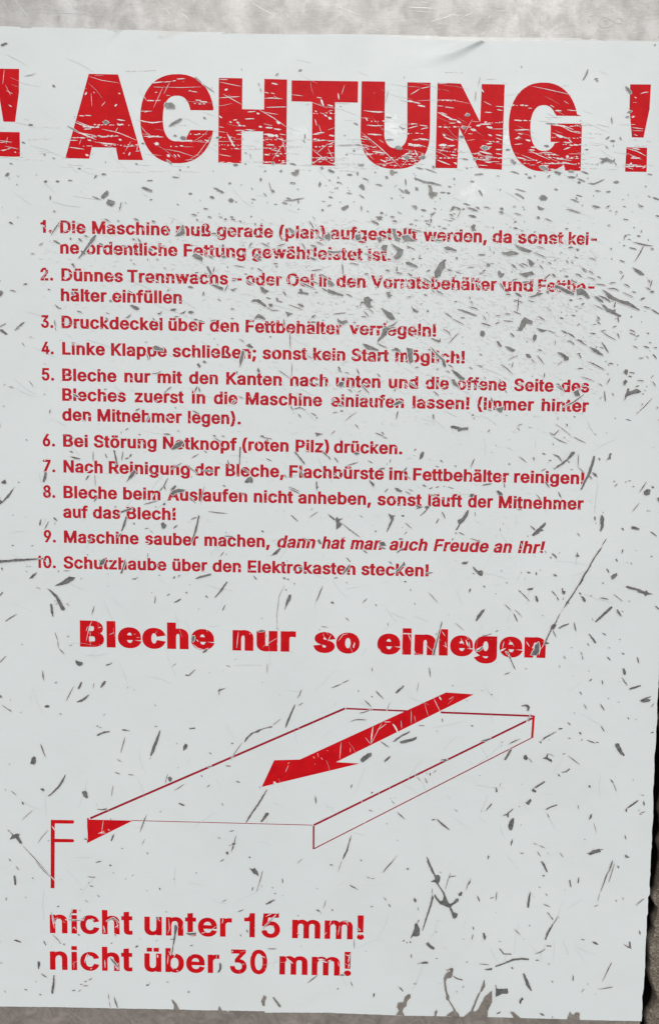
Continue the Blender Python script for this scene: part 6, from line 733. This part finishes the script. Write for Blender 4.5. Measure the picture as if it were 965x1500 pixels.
# ---- drawing of the baking sheet with the arrow
def seg(sh, x0, y0, x1, y1, wd, z=Z_INK, e0=0, e1=0):
    L = math.hypot(x1 - x0, y1 - y0); dx, dy = (x1 - x0) / L, (y1 - y0) / L; nx, ny = -dy * wd / 2, dx * wd / 2
    x0 -= dx * e0; y0 -= dy * e0; x1 += dx * e1; y1 += dy * e1
    sh.add([(x0 + nx, y0 + ny), (x1 + nx, y1 + ny), (x1 - nx, y1 - ny), (x0 - nx, y0 - ny)], [(0, 1, 2, 3)], z)
draw = attach(empty('drawing')); draw.location = tuple(-c for c in sign.location)
def drawn(name, fn, mat, **props):
    sh = Sheet(); fn(sh); me = sh.mesh(name); up_normals(me); o = link(name, me, mat, None, **props); o.parent = draw
drawn('outline', lambda s: seg(s, 133, 1198.2, 504.6, 1037.6, 3.1, e1=.6), M_RED3)
drawn('outline', lambda s: seg(s, 506.5, 1037.6, 597.5, 1041.2, 2.4), M_RED3)
drawn('outline', lambda s: seg(s, 645, 1043.2, 779, 1048.4, 2.8), M_RED3)
drawn('outline', lambda s: seg(s, 459.6, 1208.2, 779, 1051.6, 2.9), M_RED3)
drawn('outline', lambda s: seg(s, 780.9, 1047.6, 778.6, 1080.6, 3.4), M_RED)
drawn('outline', lambda s: seg(s, 778, 1080.4, 460.2, 1242.6, 1.5), M_RED3)
drawn('outline', lambda s: seg(s, 459.4, 1209.2, 459.2, 1243.4, 2.6), M_RED3)
drawn('outline', lambda s: seg(s, 194, 1201.4, 458, 1208.2, 1.0), M_RED3)
drawn('corner', lambda s: s.poly([(128.4, 1197.4), (131, 1198), (130.8, 1200), (195, 1201.6), (128.4, 1234.6)], Z_INK + 0.00001), M_RED)
drawn('arrow', lambda s: s.poly([(652.9, 1014), (693.4, 1016.8), (492, 1116), (526.5, 1118), (383.5, 1152.3), (401.7, 1113.2), (439, 1112.2)], Z_INK + 0.00001), M_RED)
def fmark(s):
    s.poly([(75.2, 1200.4), (108, 1201), (109.6, 1203.4), (108, 1206), (81.2, 1205.8), (81, 1228.2), (108, 1228.6), (109.8, 1231), (108, 1233.4), (81, 1233.2), (80.6, 1300.6), (75, 1300.4)], Z_INK)
drawn('profile_mark', fmark, M_RED)

# ------------------------------------------------------------------ wear
dark, halo, tear, rub, hair = Sheet(), Sheet(), Sheet(), Sheet(), Sheet()
rnd = random.Random(21); zr = random.Random(99); Z_CHIP0, Z_RUB0 = Z_CHIP, Z_RUB
def lift(z): return z + zr.uniform(0, 0.00013)   # every mark lies at a height of its own
def chip(kind, wd, pts):
    Z_CHIP = lift(Z_CHIP0); Z_RUB = lift(Z_RUB0)
    ymean = sum(p[1] for p in pts) / len(pts); ymax = max(p[1] for p in pts)
    is_tear = kind == 'p' and ymax > 1470
    if kind == 'p':
        q = rough_poly(pts, rnd, 0.32)
        (tear if is_tear else dark).poly(q, Z_CHIP)
        if not is_tear: halo.poly(grow_poly(q, 1.3 if 300 < ymean < 640 else 0.9), Z_RUB)
    else:
        if kind == 's': wd *= 0.88
        st = rnd.getstate(); stroke(pts, max(wd, .55), kind == 'b', Z_CHIP, dark, rnd)
        end = rnd.getstate(); stroke(pts, max(wd, .55), kind == 'b', Z_RUB, halo, rnd, grow=1.25 if 300 < ymean < 640 else 0.75); rnd.setstate(end)
for it in parse(DARK):
    try: chip(*it)
    except Exception as e_: print('chip', e_)
for kind, wd, pts in parse(LIGHT): stroke(pts, wd * 0.85, kind == 'b', lift(Z_RUB), rub, rnd)

# loose small flecks in the streams where trays have been dragged over the sign
def fleck(x, y, a, L, wd, z=Z_CHIP, sh=None, bend=.15):
    dx, dy = math.cos(a) * L / 2, math.sin(a) * L / 2; b = rnd.uniform(-bend, bend) * L
    stroke([(x - dx, y - dy), (x - dy * b / L, y + dx * b / L), (x + dx, y + dy)], wd, rnd.random() < .35, lift(z), dark if sh is None else sh, rnd)
def dens(x, y):
    d = 0.05
    d += 1.0 * math.exp(-((y - (330 + 0.20 * (x - 500))) / 95) ** 2) * min(1, max(0.08, (x - 120) / 480))
    d += 0.6 * math.exp(-((x - 860) / 110) ** 2 - ((y - 480) / 150) ** 2)
    if y < 100: d = 0.01
    if y > 900: d = 0.05
    return d
cnt = 0
while cnt < 380:
    x, y = rnd.uniform(0, 955), rnd.uniform(70, 1470)
    if rnd.random() > dens(x, y): continue
    stream = 230 < y < 560
    a = rnd.gauss(0.42, 0.3) if stream else rnd.choice([rnd.gauss(0.9, .35), rnd.gauss(-1.0, .35), rnd.gauss(0.2, .5)])
    L = min(9, 1.0 + rnd.expovariate(1 / 1.8)); fleck(x, y, a, L, rnd.uniform(.45, 1.3) * (1 if L > 2 else 1.1)); cnt += 1
# rubbed-through specks over the lettering
def textwear(x, y):
    d = 0.06
    d += 0.95 * math.exp(-((y - (385 + 0.16 * (x - 500))) / 82) ** 2) * min(1, max(0.15, (x - 130) / 350))
    d += 0.5 * math.exp(-((x - 640) / 170) ** 2 - ((y - 540) / 60) ** 2)
    return d
cnt = 0
while cnt < 4300:
    x, y = rnd.uniform(60, 875), rnd.uniform(320, 855)
    if rnd.random() > textwear(x, y): continue
    a = rnd.gauss(0.35, 0.55); L = rnd.uniform(1.5, 8); fleck(x, y, a, L, rnd.uniform(.45, 1.6), Z_RUB, rub); cnt += 1
# scoring across the headline, mostly sideways
cnt = 0
while cnt < 230:
    x, y = rnd.uniform(-5, 955), rnd.uniform(102, 252)
    dd = 0.03 + 0.9 * math.exp(-((y - 228 + 0.02 * (480 - x)) / 42) ** 2) * (0.45 + 0.55 * min(1, max(0, (x - 100) / 500)))
    if rnd.random() > dd: continue
    a = rnd.gauss(0.07, 0.09)
    if rnd.random() < .45:                      # rows of short skips in one sideways pass
        for j in range(rnd.randint(3, 9)):
            L = rnd.uniform(1.2, 6); x += L + rnd.uniform(.3, 3); fleck(x, y + rnd.uniform(-.7, .7) + (x * 0.0), a, L, rnd.uniform(.5, 2.0), Z_RUB, rub, .03)
    else:
        L = rnd.uniform(5, 26); fleck(x, y, a, L, rnd.uniform(.25, .9), Z_RUB, rub, .03)
    cnt += 1
for i in range(14):
    x, y = rnd.uniform(60, 850), rnd.uniform(100, 250); a = rnd.gauss(0.5, .5); L = rnd.uniform(8, 45)
    fleck(x, y, a, L, rnd.uniform(.25, .5), Z_RUB, rub)
for i in range(70):
    x, y = rnd.choice([(rnd.uniform(110, 800), rnd.uniform(905, 970)), (rnd.uniform(70, 530), rnd.uniform(1330, 1430)), (rnd.uniform(390, 690), rnd.uniform(1015, 1150))])
    fleck(x, y, rnd.uniform(-1.6, 1.6), rnd.uniform(2, 12), rnd.uniform(.25, .6), Z_RUB, rub)
# fine hairlines that only scuffed the surface
for i in range(330):
    x, y = rnd.uniform(25, 905), rnd.uniform(85, 1440)
    a = rnd.gauss(0.42, .2) if y < 620 else rnd.choice([rnd.gauss(1.1, .3), rnd.gauss(-1.0, .3), rnd.gauss(.2, .3)])
    L = rnd.uniform(5, 50); fleck(x, y, a, L, rnd.uniform(.22, .42), Z_RUB - 0.00001, hair)

for sh, nm, mt in ((halo, 'rubbed_rim', M_RUB), (rub, 'rubbed_scratch', M_RUB), (hair, 'scuff', M_HAIR), (dark, 'bare_chip', M_CHIP), (tear, 'edge_tear', M_STEEL)):
    me = sh.mesh(nm); up_normals(me)
    attach(link(nm, me, mt, None, kind='stuff'))
